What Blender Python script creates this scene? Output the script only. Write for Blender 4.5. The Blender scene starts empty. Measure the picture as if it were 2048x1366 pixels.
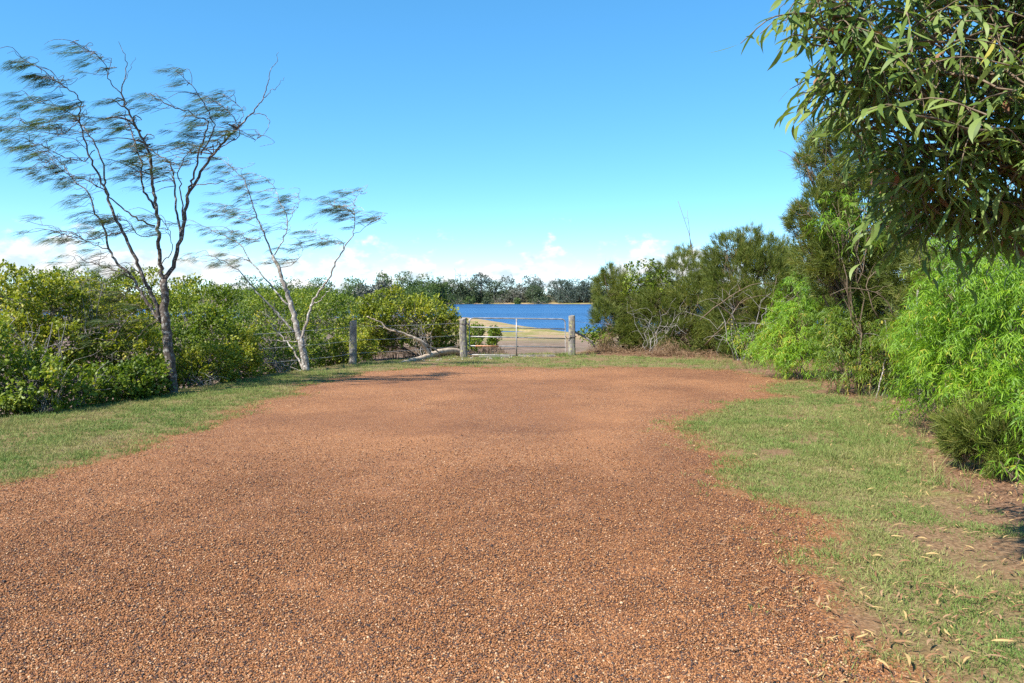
import bpy, math, random
import numpy as np

random.seed(11)
rng = np.random.default_rng(11)
scene = bpy.context.scene
C = scene.collection
R = math.radians

# ------------------------------------------------------------------ camera, sky, sun, exposure
F = 1640.0            # focal length in pixels of the 2048 px wide photograph
HY = 589.0            # row of the horizon
EYE = 1.7
cam = bpy.data.cameras.new('camera')
cam.sensor_width = 36.0
cam.lens = F / 2048 * 36.0
cam.shift_y = -(683.0 - HY) / 2048
cam.clip_start = 0.05
cam.clip_end = 20000
cam_ob = bpy.data.objects.new('camera', cam)
C.objects.link(cam_ob)
cam_ob.location = (0, 0, EYE)
cam_ob.rotation_euler = (math.pi / 2, 0, 0)
scene.camera = cam_ob

SUN_EL, SUN_AZ = 47.0, 233.0      # azimuth clockwise from +Y: behind the camera, to its left
world = bpy.data.worlds.new('World')
scene.world = world
world.use_nodes = True
wn, wl = world.node_tree.nodes, world.node_tree.links
sky = wn.new('ShaderNodeTexSky')
sky.sky_type = 'NISHITA'
sky.sun_disc = False
sky.sun_elevation = R(SUN_EL)
sky.sun_rotation = R(SUN_AZ)
sky.air_density = 0.55
sky.dust_density = 0.0
sky.ozone_density = 5.0
bg = wn['Background']
bg.inputs[1].default_value = 0.14

sun = bpy.data.lights.new('sun', 'SUN')
sun.energy = 4.3
sun.angle = R(0.5)
sun.color = (1.0, 0.95, 0.87)
sun_ob = bpy.data.objects.new('sun', sun)
C.objects.link(sun_ob)
sun_ob.rotation_euler = (R(90 - SUN_EL), 0, R(180 - SUN_AZ))
sun_ob.location = (-20, -25, 30)

scene.view_settings.view_transform = 'Standard'
scene.view_settings.look = 'None'
scene.view_settings.gamma = 1.0
scene.view_settings.use_curve_mapping = False
scene.view_settings.exposure = 1.3
scene.cycles.max_bounces = 6
scene.cycles.diffuse_bounces = 3
scene.cycles.glossy_bounces = 2
scene.cycles.transmission_bounces = 4
scene.cycles.transparent_max_bounces = 4
scene.cycles.use_denoising = False
scene.cycles.caustics_reflective = False
scene.cycles.caustics_refractive = False


# ------------------------------------------------------------------ node helpers
class NT:
    def __init__(s, tree):
        s.t = tree

    def n(s, kind, **kw):
        nd = s.t.nodes.new(kind)
        for k, v in kw.items():
            if k.startswith('i_'):
                key = k[2:]
                key = int(key) if key.isdigit() else key.replace('_', ' ')
                nd.inputs[key].default_value = v
            else:
                setattr(nd, k, v)
        return nd

    def l(s, a, b):
        s.t.links.new(a, b)

    def math(s, op, a, b=None, c=None, clamp=False):
        nd = s.t.nodes.new('ShaderNodeMath')
        nd.operation = op
        nd.use_clamp = clamp
        for i, v in enumerate((a, b, c)):
            if v is None:
                continue
            if isinstance(v, (int, float)):
                nd.inputs[i].default_value = v
            else:
                s.l(v, nd.inputs[i])
        return nd.outputs[0]

    def ramp(s, fac, stops, interp='LINEAR'):
        nd = s.t.nodes.new('ShaderNodeValToRGB')
        nd.color_ramp.interpolation = interp
        el = nd.color_ramp.elements
        while len(el) < len(stops):
            el.new(0.5)
        for e, (p, c) in zip(el, stops):
            e.position = p
            e.color = (*c, 1)
        s.l(fac, nd.inputs[0])
        return nd.outputs[0]

    def mix(s, fac, a, b, blend='MIX'):
        nd = s.t.nodes.new('ShaderNodeMix')
        nd.data_type = 'RGBA'
        nd.blend_type = blend
        for sock, v in ((nd.inputs[0], fac), (nd.inputs[6], a), (nd.inputs[7], b)):
            if isinstance(v, (int, float)):
                sock.default_value = v
            elif isinstance(v, tuple):
                sock.default_value = (*v, 1)
            else:
                s.l(v, sock)
        return nd.outputs[2]

    def smooth(s, v, a, b):
        nd = s.t.nodes.new('ShaderNodeMapRange')
        nd.interpolation_type = 'SMOOTHSTEP'
        s.l(v, nd.inputs[0])
        nd.inputs[1].default_value = a
        nd.inputs[2].default_value = b
        return nd.outputs[0]


# clouds low over the horizon, part of the sky itself (by direction)
w = NT(world.node_tree)
tc = w.n('ShaderNodeTexCoord')
sep = w.n('ShaderNodeSeparateXYZ')
w.l(tc.outputs['Generated'], sep.inputs[0])
mp = w.n('ShaderNodeMapping')
mp.inputs['Scale'].default_value = (1, 1, 1.7)
w.l(tc.outputs['Generated'], mp.inputs[0])
big = w.n('ShaderNodeTexNoise', i_Scale=9.0, i_Detail=2.0)
w.l(mp.outputs[0], big.inputs[0])
fine = w.n('ShaderNodeTexNoise', i_Scale=34.0, i_Detail=7.0, i_Roughness=0.58)
w.l(mp.outputs[0], fine.inputs[0])
z = sep.outputs[2]
dens = w.math('ADD', w.math('MULTIPLY', big.outputs[0], 0.55), w.math('MULTIPLY', fine.outputs[0], 0.5))
thr = w.math('ADD', 0.42, w.math('MULTIPLY', w.math('ABSOLUTE', w.math('SUBTRACT', z, 0.030)), 4.6))
cl = w.smooth(w.math('SUBTRACT', dens, thr), -0.02, 0.09)
shade = w.n('ShaderNodeTexNoise', i_Scale=60.0, i_Detail=4.0)
w.l(mp.outputs[0], shade.inputs[0])
ccol = w.ramp(shade.outputs[0], [(0.35, (2.2, 2.75, 3.1)), (0.58, (3.3, 3.3, 3.3))])
hsv = w.n('ShaderNodeHueSaturation', i_Saturation=1.38, i_Hue=0.49, i_Value=1.3)
gam = w.n('ShaderNodeGamma', i_Gamma=0.7)
w.l(sky.outputs[0], gam.inputs[0])
w.l(gam.outputs[0], hsv.inputs['Color'])
skc = w.mix(cl, hsv.outputs[0], ccol)
w.l(skc, bg.inputs[0])


# ------------------------------------------------------------------ materials
def mat(name):
    m = bpy.data.materials.new(name)
    m.use_nodes = True
    t = NT(m.node_tree)
    return m, t, m.node_tree.nodes['Principled BSDF'], m.node_tree.nodes['Material Output']


def leaf_mat(name, stops, rough=0.45, trans=0.3, spec=0.4):
    m, t, p, out = mat(name)
    a = t.n('ShaderNodeAttribute', attribute_name='tint')
    col = t.ramp(a.outputs['Fac'], stops)
    t.l(col, p.inputs['Base Color'])
    p.inputs['Roughness'].default_value = rough
    p.inputs['Specular IOR Level'].default_value = spec
    tr = t.n('ShaderNodeBsdfTranslucent')
    t.l(t.mix(1.0, col, (1.25, 1.3, 0.7), 'MULTIPLY'), tr.inputs[0])
    mx = t.n('ShaderNodeMixShader', i_0=trans)
    t.l(p.outputs[0], mx.inputs[1])
    t.l(tr.outputs[0], mx.inputs[2])
    t.l(mx.outputs[0], out.inputs[0])
    return m


def bark_mat(name, c0, c1, scale=18, c2=None, rough=0.85):
    m, t, p, out = mat(name)
    co = t.n('ShaderNodeTexCoord')
    mpn = t.n('ShaderNodeMapping')
    mpn.inputs['Scale'].default_value = (1, 1, 0.35)
    t.l(co.outputs['Object'], mpn.inputs[0])
    nz = t.n('ShaderNodeTexNoise', i_Scale=scale, i_Detail=6.0, i_Roughness=0.65)
    t.l(mpn.outputs[0], nz.inputs[0])
    col = t.ramp(nz.outputs[0], [(0.36, c0), (0.64, c1)])
    if c2:
        n2 = t.n('ShaderNodeTexNoise', i_Scale=scale * 0.7, i_Detail=5.0, i_Roughness=0.7)
        t.l(co.outputs['Object'], n2.inputs[0])
        col = t.mix(t.smooth(n2.outputs[0], 0.53, 0.6), col, c2)
    t.l(col, p.inputs['Base Color'])
    p.inputs['Roughness'].default_value = rough
    p.inputs['Specular IOR Level'].default_value = 0.2
    b = t.n('ShaderNodeBump', i_Strength=0.6, i_Distance=0.012)
    t.l(nz.outputs[0], b.inputs['Height'])
    t.l(b.outputs[0], p.inputs['Normal'])
    return m


M = {}
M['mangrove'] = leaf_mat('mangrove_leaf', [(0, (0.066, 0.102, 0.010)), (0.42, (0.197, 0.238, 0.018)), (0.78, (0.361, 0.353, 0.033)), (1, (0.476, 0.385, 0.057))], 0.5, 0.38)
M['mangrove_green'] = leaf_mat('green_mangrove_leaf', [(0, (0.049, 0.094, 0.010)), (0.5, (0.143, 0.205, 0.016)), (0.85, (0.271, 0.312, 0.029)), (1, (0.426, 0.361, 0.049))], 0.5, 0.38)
M['wattle'] = leaf_mat('wattle_leaf', [(0, (0.065, 0.155, 0.008)), (0.5, (0.165, 0.305, 0.014)), (0.88, (0.27, 0.41, 0.024)), (1, (0.46, 0.38, 0.05))], 0.5, 0.42)
M['olive_wattle'] = leaf_mat('olive_wattle_leaf', [(0, (0.051, 0.102, 0.010)), (0.5, (0.111, 0.187, 0.015)), (0.9, (0.196, 0.264, 0.025)), (1, (0.383, 0.306, 0.051))], 0.5, 0.4)
M['phyllode'] = leaf_mat('phyllode', [(0, (0.054, 0.099, 0.018)), (0.45, (0.135, 0.203, 0.041)), (0.85, (0.225, 0.293, 0.072)), (1, (0.378, 0.342, 0.072))], 0.5, 0.36, 0.35)
M['sheoak'] = leaf_mat('sheoak_needle', [(0, (0.040, 0.080, 0.028)), (0.6, (0.080, 0.132, 0.040)), (1, (0.160, 0.144, 0.052))], 0.6, 0.35)
M['sheoak_bush'] = leaf_mat('sheoak_bush_needle', [(0, (0.063, 0.090, 0.013)), (0.5, (0.135, 0.167, 0.027)), (0.88, (0.225, 0.230, 0.045)), (1, (0.270, 0.189, 0.081))], 0.6, 0.35)
M['dry_needle'] = leaf_mat('dry_needle', [(0, (0.119, 0.064, 0.034)), (0.6, (0.230, 0.136, 0.072)), (1, (0.357, 0.246, 0.145))], 0.8, 0.15)
M['far_leaf'] = leaf_mat('far_tree_leaf', [(0, (0.052, 0.076, 0.044)), (0.5, (0.080, 0.112, 0.056)), (1, (0.120, 0.152, 0.068))], 0.9, 0.3)  # lightened and slightly bluish: haze of the distance painted into the leaf colour
M['far_grey'] = leaf_mat('far_grey_leaf', [(0, (0.076, 0.081, 0.064)), (0.5, (0.123, 0.128, 0.098)), (1, (0.178, 0.178, 0.136))], 0.8, 0.1)
M['far_haze_blue'] = leaf_mat('far_sheoak_leaf', [(0, (0.064, 0.088, 0.080)), (0.5, (0.088, 0.116, 0.096)), (1, (0.120, 0.148, 0.112))], 0.9, 0.3)  # bluish lift of distant haze is mixed into this leaf colour
M['far_green'] = leaf_mat('far_green_leaf', [(0, (0.052, 0.092, 0.024)), (0.5, (0.088, 0.136, 0.036)), (1, (0.136, 0.184, 0.048))], 0.9, 0.3)
M['dead_leaf'] = leaf_mat('dead_leaf', [(0, (0.136, 0.056, 0.024)), (0.5, (0.288, 0.152, 0.072)), (0.85, (0.416, 0.280, 0.160)), (1, (0.496, 0.320, 0.040))], 0.7, 0.15)
M['bark_dark'] = bark_mat('dark_bark', (0.045, 0.034, 0.028), (0.13, 0.10, 0.08), 26, (0.30, 0.28, 0.25))
M['bark_pale'] = bark_mat('pale_bark', (0.13, 0.105, 0.085), (0.36, 0.315, 0.27), 24, (0.56, 0.53, 0.49))
M['bark_grey'] = bark_mat('grey_bark', (0.13, 0.11, 0.095), (0.30, 0.27, 0.24), 30)
M['bark_brown'] = bark_mat('brown_bark', (0.10, 0.07, 0.045), (0.22, 0.165, 0.11), 30)
M['dead_wood'] = bark_mat('dead_wood', (0.15, 0.13, 0.115), (0.36, 0.33, 0.30), 30)
M['driftwood'] = bark_mat('driftwood', (0.30, 0.22, 0.15), (0.55, 0.44, 0.33), 14)
M['post_wood'] = bark_mat('post_wood', (0.12, 0.10, 0.085), (0.31, 0.28, 0.25), 16, (0.33, 0.31, 0.16))


def simple(name, col, rough, metal=0.0, noise=None):
    m, t, p, out = mat(name)
    p.inputs['Base Color'].default_value = (*col, 1)
    p.inputs['Roughness'].default_value = rough
    p.inputs['Metallic'].default_value = metal
    if noise:
        co = t.n('ShaderNodeTexCoord')
        nz = t.n('ShaderNodeTexNoise', i_Scale=noise[0], i_Detail=5.0)
        t.l(co.outputs['Object'], nz.inputs[0])
        t.l(t.ramp(nz.outputs[0], [(0.35, noise[1]), (0.65, noise[2])]), p.inputs['Base Color'])
    return m


M['galv'] = simple('galvanised_steel', (0.5, 0.5, 0.5), 0.5, 0.25, (9, (0.20, 0.195, 0.19), (0.37, 0.36, 0.35)))
M['rust'] = simple('rusty_paint', (0.5, 0.2, 0.1), 0.7, 0.0, (22, (0.42, 0.13, 0.05), (0.62, 0.33, 0.18)))
M['wire'] = simple('fence_wire', (0.45, 0.44, 0.43), 0.5, 0.4)
M['iron'] = simple('rusted_iron', (0.07, 0.05, 0.04), 0.8, 0.3)
M['shell'] = simple('shell', (0.62, 0.58, 0.52), 0.7, 0, (30, (0.30, 0.27, 0.23), (0.55, 0.52, 0.48)))
M['root'] = simple('root_peg', (0.10, 0.075, 0.05), 0.9, 0, (8, (0.07, 0.05, 0.035), (0.20, 0.13, 0.075)))


# ------------------------------------------------------------------ mesh helpers
class Geo:
    """collects vertices and polygons, then links them as ONE mesh object"""
    def __init__(s):
        s.v, s.lp, s.sz, s.t, s.n = [], [], [], [], 0

    def add(s, v, loops, sizes, tint=None):
        v = np.asarray(v, float).reshape(-1, 3)
        s.v.append(v)
        s.lp.append(np.asarray(loops, np.int64).ravel() + s.n)
        s.sz.append(np.asarray(sizes, np.int64).ravel())
        s.t.append(np.zeros(len(v)) if tint is None else np.asarray(tint, float))
        s.n += len(v)

    def tube(s, path, rad, sides=6, cap=True):
        path = np.asarray(path, float)
        n = len(path)
        rad = np.broadcast_to(np.asarray(rad, float), (n,))
        tan = np.gradient(path, axis=0)
        tan /= np.linalg.norm(tan, axis=1)[:, None] + 1e-9
        mean = tan.mean(0)
        ref = np.array([0, 0, 1.0]) if abs(mean[2]) < 0.75 * np.linalg.norm(mean) + 1e-6 else np.array([0, 1.0, 0])
        a = np.cross(tan, ref)
        a /= np.linalg.norm(a, axis=1)[:, None] + 1e-9
        b = np.cross(tan, a)
        th = np.arange(sides) * 2 * np.pi / sides
        v = path[:, None] + rad[:, None, None] * (np.cos(th)[None, :, None] * a[:, None] + np.sin(th)[None, :, None] * b[:, None])
        i = np.arange(n - 1)[:, None] * sides
        j = np.arange(sides)[None]
        k = (j + 1) % sides
        q = np.stack([i + j, i + k, i + sides + k, i + sides + j], -1).reshape(-1)
        sz = [4] * ((n - 1) * sides)
        if cap:
            q = np.concatenate([q, np.arange(sides)[::-1], (n - 1) * sides + np.arange(sides)])
            sz = sz + [sides, sides]
        s.add(v, q, sz)

    def build(s, name, material, parent=None, origin=None, smooth=True):
        me = bpy.data.meshes.new(name)
        v = np.concatenate(s.v)
        if origin is not None:
            v = v - np.asarray(origin)
        lp = np.concatenate(s.lp)
        sz = np.concatenate(s.sz)
        me.vertices.add(len(v))
        me.vertices.foreach_set('co', v.astype(np.float32).ravel())
        me.loops.add(len(lp))
        me.loops.foreach_set('vertex_index', lp.astype(np.int32))
        me.polygons.add(len(sz))
        st = np.concatenate([[0], np.cumsum(sz)[:-1]])
        me.polygons.foreach_set('loop_start', st.astype(np.int32))
        me.polygons.foreach_set('use_smooth', np.full(len(sz), smooth))
        at = me.attributes.new('tint', 'FLOAT', 'POINT')
        at.data.foreach_set('value', np.concatenate(s.t).astype(np.float32))
        me.update(calc_edges=True)
        me.materials.append(material)
        o = bpy.data.objects.new(name, me)
        C.objects.link(o)
        if parent is not None:
            o.parent = parent
        return o


def tag(o, label=None, cat=None, group=None, kind=None):
    for k, v in (('label', label), ('category', cat), ('group', group), ('kind', kind)):
        if v:
            o[k] = v
    return o


def empty(name, loc, label, cat, group=None):
    o = bpy.data.objects.new(name, None)
    o.empty_display_size = 0.2
    C.objects.link(o)
    o.location = loc
    return tag(o, label, cat, group)


def P(px, py, d):
    """point of the place seen at a pixel of the photograph, d metres ahead"""
    return np.array([(px - 1024.0) / F * d, d, EYE - (py - HY) / F * d])


def unit(a):
    return a / (np.linalg.norm(a, axis=-1, keepdims=True) + 1e-9)


def spline(pts, n):
    pts = np.asarray(pts, float)
    if len(pts) < 3:
        t = np.linspace(0, 1, n)[:, None]
        return pts[0] * (1 - t) + pts[-1] * t
    seg = np.linalg.norm(np.diff(pts, axis=0), axis=1)
    u = np.concatenate([[0], np.cumsum(seg)])
    m = np.gradient(pts, u, axis=0)
    x = np.linspace(0, u[-1], n)
    k = np.clip(np.searchsorted(u, x) - 1, 0, len(pts) - 2)
    h = (u[k + 1] - u[k])[:, None]
    t = ((x - u[k])[:, None]) / h
    return ((2 * t**3 - 3 * t**2 + 1) * pts[k] + (t**3 - 2 * t**2 + t) * h * m[k] + (-2 * t**3 + 3 * t**2) * pts[k + 1] + (t**3 - t**2) * h * m[k + 1])


def wander(a, b, n, amp):
    """a crooked path from a to b"""
    a, b = np.asarray(a, float), np.asarray(b, float)
    t = np.linspace(0, 1, n)[:, None]
    p = a * (1 - t) + b * t
    L = np.linalg.norm(b - a)
    off = np.cumsum(rng.normal(0, 1, (n, 3)), 0)
    off -= off[0] + (off[-1] - off[0]) * t
    return p + off * amp * L / math.sqrt(n)


# leaf outlines: (along, across, lift) and polygons
def strip(st):
    """outline from stations (u, halfwidth, side shift, lift); the ends are points"""
    v = [(st[0][0], st[0][2], st[0][3])]
    lp, sz = [], []
    for u, h, c, l in st[1:-1]:
        v += [(u, c - h, l), (u, c + h, l)]
    v.append((st[-1][0], st[-1][2], st[-1][3]))
    k = len(st) - 2
    lp += [0, 1, 2]
    sz.append(3)
    for i in range(k - 1):
        a = 1 + 2 * i
        lp += [a, a + 2, a + 3, a + 1]
        sz.append(4)
    a = 1 + 2 * (k - 1)
    lp += [a, a + 2, a + 1]
    sz.append(3)
    return np.array(v), np.array(lp), np.array(sz)


RHOMB = (np.array([(0, 0, 0), (0.55, -0.5, 0.08), (1, 0, 0), (0.55, 0.5, 0.08)]), np.array([0, 1, 2, 3]), np.array([4]))
OVAL = strip([(0, 0, 0, 0), (0.35, 0.42, 0, 0.05), (0.72, 0.46, 0, 0.05), (1, 0, 0, -0.02)])
LANCE = strip([(0, 0, 0, 0), (0.3, 0.5, 0, 0.07), (0.66, 0.38, 0, 0.04), (1, 0, 0, -0.1)])
NEEDLE = (np.array([(0, -0.5, 0), (0, 0.5, 0), (0.5, 0.45, 0.03), (0.5, -0.45, 0.03), (1, 0, -0.06)]), np.array([0, 3, 2, 1, 3, 4, 2]), np.array([4, 3]))
NEEDLE_B = (np.array([(0, -0.5, 0), (0, 0.5, 0), (0.5, 0.45, 0.10), (0.5, -0.45, 0.10), (1, 0, 0)]), np.array([0, 3, 2, 1, 3, 4, 2]), np.array([4, 3]))
SICKLES = []
for bow, lift in ((1.6, 0.10), (2.4, 0.05), (-1.9, 0.12), (-1.2, 0.02)):
    SICKLES.append(strip([(0, 0, 0, 0)] + [(u, h, bow * 4 * u * (1 - u) * 0.5, lift * 4 * u * (1 - u)) for u, h in ((0.07, 0.10), (0.24, 0.40), (0.45, 0.5), (0.65, 0.46), (0.83, 0.28))] + [(1, 0, 0, 0)]))


def leaves(geo, tpl, base, D, N, L, W, tint):
    v, lp, sz = tpl
    n = len(base)
    if n == 0:
        return
    D = unit(D)
    S = unit(np.cross(D, N))
    N2 = np.cross(S, D)
    L = np.broadcast_to(L, (n,))[:, None, None]
    W = np.broadcast_to(W, (n,))[:, None, None]
    x = base[:, None] + L * (v[None, :, 0:1] * D[:, None] + v[None, :, 2:3] * N2[:, None]) + W * v[None, :, 1:2] * S[:, None]
    k = len(v)
    loops = (np.arange(n)[:, None] * k + lp[None]).ravel()
    geo.add(x.reshape(-1, 3), loops, np.tile(sz, n), np.repeat(np.clip(np.broadcast_to(tint, (n,)), 0, 1), k))


# ------------------------------------------------------------------ noise and terrain
def vnoise(x, y, seed=0):
    x, y = np.asarray(x, float), np.asarray(y, float)
    xi, yi = np.floor(x).astype(np.int64), np.floor(y).astype(np.int64)
    fx, fy = x - xi, y - yi
    fx, fy = fx * fx * (3 - 2 * fx), fy * fy * (3 - 2 * fy)

    def h(a, b):
        q = (a * 374761393 + b * 668265263 + seed * 1274126177) & 0xFFFFFFFF
        q = ((q ^ (q >> 13)) * 1274126177) & 0xFFFFFFFF
        return ((q ^ (q >> 16)) & 0xFFFF) / 65535.0
    return (h(xi, yi) * (1 - fx) + h(xi + 1, yi) * fx) * (1 - fy) + (h(xi, yi + 1) * (1 - fx) + h(xi + 1, yi + 1) * fx) * fy


def fbm(x, y, s, seed=0, o=4):
    t, a, tot = 0, 1.0, 0
    for i in range(o):
        t = t + a * vnoise(x * s, y * s, seed + i * 7)
        tot += a
        a *= 0.5
        s *= 2.1
    return t / tot


def sdist(x, y, poly):
    """signed distance to a polygon, negative inside"""
    x, y = np.asarray(x, float), np.asarray(y, float)
    d = np.full(x.shape, 1e9)
    ins = np.zeros(x.shape, bool)
    for (ax, ay), (bx, by) in zip(poly, poly[1:] + poly[:1]):
        ex, ey = bx - ax, by - ay
        t = np.clip(((x - ax) * ex + (y - ay) * ey) / (ex * ex + ey * ey), 0, 1)
        d = np.minimum(d, np.hypot(x - ax - t * ex, y - ay - t * ey))
        c = ((ay > y) != (by > y)) & (x < (bx - ax) * (y - ay) / (by - ay + 1e-12) + ax)
        ins ^= c
    return np.where(ins, -d, d)


def sstep(a, b, v):
    t = np.clip((v - a) / (b - a), 0, 1)
    return t * t * (3 - 2 * t)


PLATEAU = [(-9.5, -30), (-8.6, 2), (-7.6, 8), (-6.95, 10.9), (-6.15, 14.0), (-4.9, 17.9), (-4.0, 20.0), (-2.6, 21.6), (-1.0, 23.2), (2.0, 24.0), (4.5, 27.5), (9, 30), (60, 34), (60, -30)]
GRAVEL = [(-5.6, -8), (-5.1, 5.0), (-4.65, 7.3), (-4.3, 8.4), (-3.95, 10.5), (-3.8, 14.0), (-3.5, 16.6), (-2.6, 18.6), (-1.2, 19.3), (0.3, 18.9), (2.0, 19.1), (3.6, 18.9), (5.0, 18.2), (5.1, 16.2),
          (4.2, 14.0), (3.1, 12.2), (2.2, 11.2), (1.85, 10.2), (1.95, 8.6), (1.95, 7.2), (1.95, 6.2), (1.9, 5.4), (1.55, 4.6), (1.35, 3.6), (1.2, 2), (1.4, -8)]
# line along which the shrubs of the right-hand side stand
HEDGE = [(3.3, -4), (3.9, 4.5), (4.25, 6.9), (5.1, 9.0), (6.1, 12.6), (6.0, 15.5), (5.5, 18.2), (5.4, 21.0), (4.6, 22.6), (2.3, 23.6), (2.2, 40), (60, 40), (60, -4)]


def plateau_d(x, y):
    return sdist(x, y, PLATEAU) + 0.35 * (fbm(x, y, 0.9, 3) - 0.5)


def gravel_d(x, y):
    return sdist(x, y, GRAVEL) + 0.9 * (fbm(x, y, 0.8, 5) - 0.5) + 0.45 * (fbm(x, y, 3.1, 9, 3) - 0.5)


WATER = -1.0


def ground_z(x, y):
    x, y = np.asarray(x, float), np.asarray(y, float)
    d = plateau_d(x, y)
    z = -0.42 * sstep(-0.1, 2.4, d) - 0.42 * sstep(1.5, 22, d)
    z = z + 0.05 * (fbm(x, y, 0.35, 21, 3) - 0.5) * sstep(3, -1, d) + 0.10 * (fbm(x, y, 0.12, 31, 3) - 0.5) * sstep(2, 12, d)
    # the near shore of the lake runs from left to right and nearer
    shore = 92 - 4.0 * (x + 4.0)
    shore = np.clip(shore, 58, 96) + 6 * (fbm(x, y, 0.06, 41, 3) - 0.5)
    near = sstep(-6, 4, y - shore)
    far_shore = 231 - 0.12 * np.clip(x, -40, 60) + 5 * (fbm(x, 0 * y, 0.03, 47, 3) - 0.5) - 70 * sstep(-12, -40, x)
    far = sstep(-4, 3, y - far_shore)
    lake = near * (1 - far)
    z = z * (1 - near) + near * (-0.86)
    z = np.where(lake > 0, z - 0.9 * lake, z)
    z = z + far * (0.12 + 0.5 * sstep(2, 20, y - far_shore) + 0.5 * fbm(x, y, 0.03, 55, 3) * sstep(4, 30, y - far_shore))
    # a small tidal pool left on the sand flat
    pd = np.hypot((x + 0.4) / 2.2, (y - 58.5) / 2.6)
    z = z - 0.4 * sstep(1.1, 0.5, pd)
    return z


def gz(x, y):
    return float(ground_z(np.array([x]), np.array([y]))[0])


def axis(fine0, fine1, step, lo, hi):
    a = list(np.arange(fine0, fine1 + 1e-6, step))
    s, v, left = step, fine0, []
    while v > lo:
        s *= 1.14
        v -= s
        left.append(v)
    s, v = step, a[-1]
    while v < hi:
        s *= 1.022 if v < 300 and hi > 4000 else 1.14
        v += s
        a.append(v)
    return np.array(left[::-1] + a)


gx = axis(-9.5, 8.0, 0.1, -3500, 3500)
gy = axis(1.5, 27.0, 0.1, -60, 5000)
X, Y = np.meshgrid(gx, gy)
Z = ground_z(X, Y)
nx, ny = len(gx), len(gy)


def grid_obj(name, X, Y, Z, material, keep=None):
    ny, nx = X.shape
    g = Geo()
    i = (np.arange(ny - 1)[:, None] * nx + np.arange(nx - 1)[None]).ravel()
    if keep is not None:
        i = i[keep.ravel()]
    q = np.stack([i, i + 1, i + nx + 1, i + nx], -1)
    used, inv = np.unique(q, return_inverse=True)
    v = np.stack([X, Y, Z], -1).reshape(-1, 3)[used]
    g.add(v, inv, [4] * len(q))
    o = g.build(name, material)
    return o, used


def fattr(o, name, vals):
    at = o.data.attributes.new(name, 'FLOAT', 'POINT')
    at.data.foreach_set('value', np.asarray(vals, np.float32).ravel())


def grass_amount(x, y):
    """how much grass grows at a place of the clearing, 0 to 1"""
    pd, gd, hd = plateau_d(x, y), gravel_d(x, y), sdist(x, y, HEDGE)
    a = sstep(-0.45, 0.55, gd + 0.5 * (fbm(x, y, 5.0, 73, 3) - 0.5)) ** 1.4 * sstep(0.35, -0.15, pd)
    hn = hd + 1.2 * (fbm(x, y, 0.7, 61) - 0.5)
    a = a * sstep(0.15, 0.9, hn)
    fl = np.where(x < -2.5, 0.6, 0.16)
    a = a * (fl + (1 - fl) * sstep(0.34, 0.56, fbm(x, y, 1.7, 71) + 0.05))
    # worn, littered ground at the lower right
    worn = sstep(5.4, 4.0, y) * sstep(0.8, 1.4, x)
    return a * (1 - 0.42 * worn * sstep(0.35, 0.6, fbm(x, y, 2.0, 75)))


# ground material
m, t, p, out = mat('ground')
ga, li, sa, mu, gr = (t.n('ShaderNodeAttribute', attribute_name=k).outputs['Fac'] for k in ('grassy', 'litter', 'sand', 'mud', 'gravelly'))
geo_n = t.n('ShaderNodeNewGeometry')


def pn(t, scale, detail=5.0, rough=0.6):
    nd = t.n('ShaderNodeTexNoise', i_Scale=scale, i_Detail=detail, i_Roughness=rough)
    t.l(geo_n.outputs['Position'] if t is GT else t.n('ShaderNodeNewGeometry').outputs['Position'], nd.inputs[0])
    return nd.outputs[0]


GT = t
n1, n2, n3 = pn(t, 2.2), pn(t, 38), pn(t, 0.35)
dirt = t.ramp(n2, [(0.3, (0.10, 0.056, 0.03)), (0.5, (0.185, 0.105, 0.055)), (0.7, (0.28, 0.18, 0.105))])
thatch = t.ramp(n2, [(0.3, (0.095, 0.072, 0.032)), (0.5, (0.18, 0.14, 0.06)), (0.7, (0.28, 0.215, 0.10))])
litter = t.ramp(n2, [(0.3, (0.08, 0.04, 0.022)), (0.5, (0.17, 0.09, 0.05)), (0.7, (0.31, 0.20, 0.125))])
sandc = t.ramp(n3, [(0.35, (0.30, 0.20, 0.115)), (0.6, (0.43, 0.30, 0.175))])
salt = t.ramp(n3, [(0.4, (0.23, 0.175, 0.075)), (0.6, (0.19, 0.18, 0.05))])
mudc = t.ramp(n1, [(0.35, (0.10, 0.07, 0.055)), (0.65, (0.22, 0.15, 0.115))])
peb = t.n('ShaderNodeTexVoronoi', i_Scale=85.0)
t.l(geo_n.outputs['Position'], peb.inputs[0])
GRAV = [(0.0, (0.04, 0.03, 0.03)), (0.09, (0.10, 0.047, 0.028)), (0.28, (0.215, 0.085, 0.032)), (0.6, (0.30, 0.122, 0.045)), (0.88, (0.375, 0.178, 0.073)), (1.0, (0.52, 0.33, 0.19))]
sepc = t.n('ShaderNodeSeparateColor')
t.l(peb.outputs['Color'], sepc.inputs[0])
pebc = t.ramp(sepc.outputs[0], GRAV)
col = t.mix(li, dirt, litter)
col = t.mix(ga, col, thatch)
col = t.mix(gr, col, t.mix(1.0, pebc, (0.78, 0.78, 0.78), 'MULTIPLY'))
col = t.mix(sa, col, t.mix(t.smooth(t.math('ADD', n3, t.math('MULTIPLY', n1, 0.35)), 0.60, 0.74), sandc, salt))
col = t.mix(mu, col, mudc)
t.l(col, p.inputs['Base Color'])
p.inputs['Roughness'].default_value = 0.95
p.inputs['Specular IOR Level'].default_value = 0.15
b = t.n('ShaderNodeBump', i_Strength=0.7, i_Distance=0.02)
t.l(n2, b.inputs['Height'])
t.l(b.outputs[0], p.inputs['Normal'])
M['ground'] = m

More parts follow.
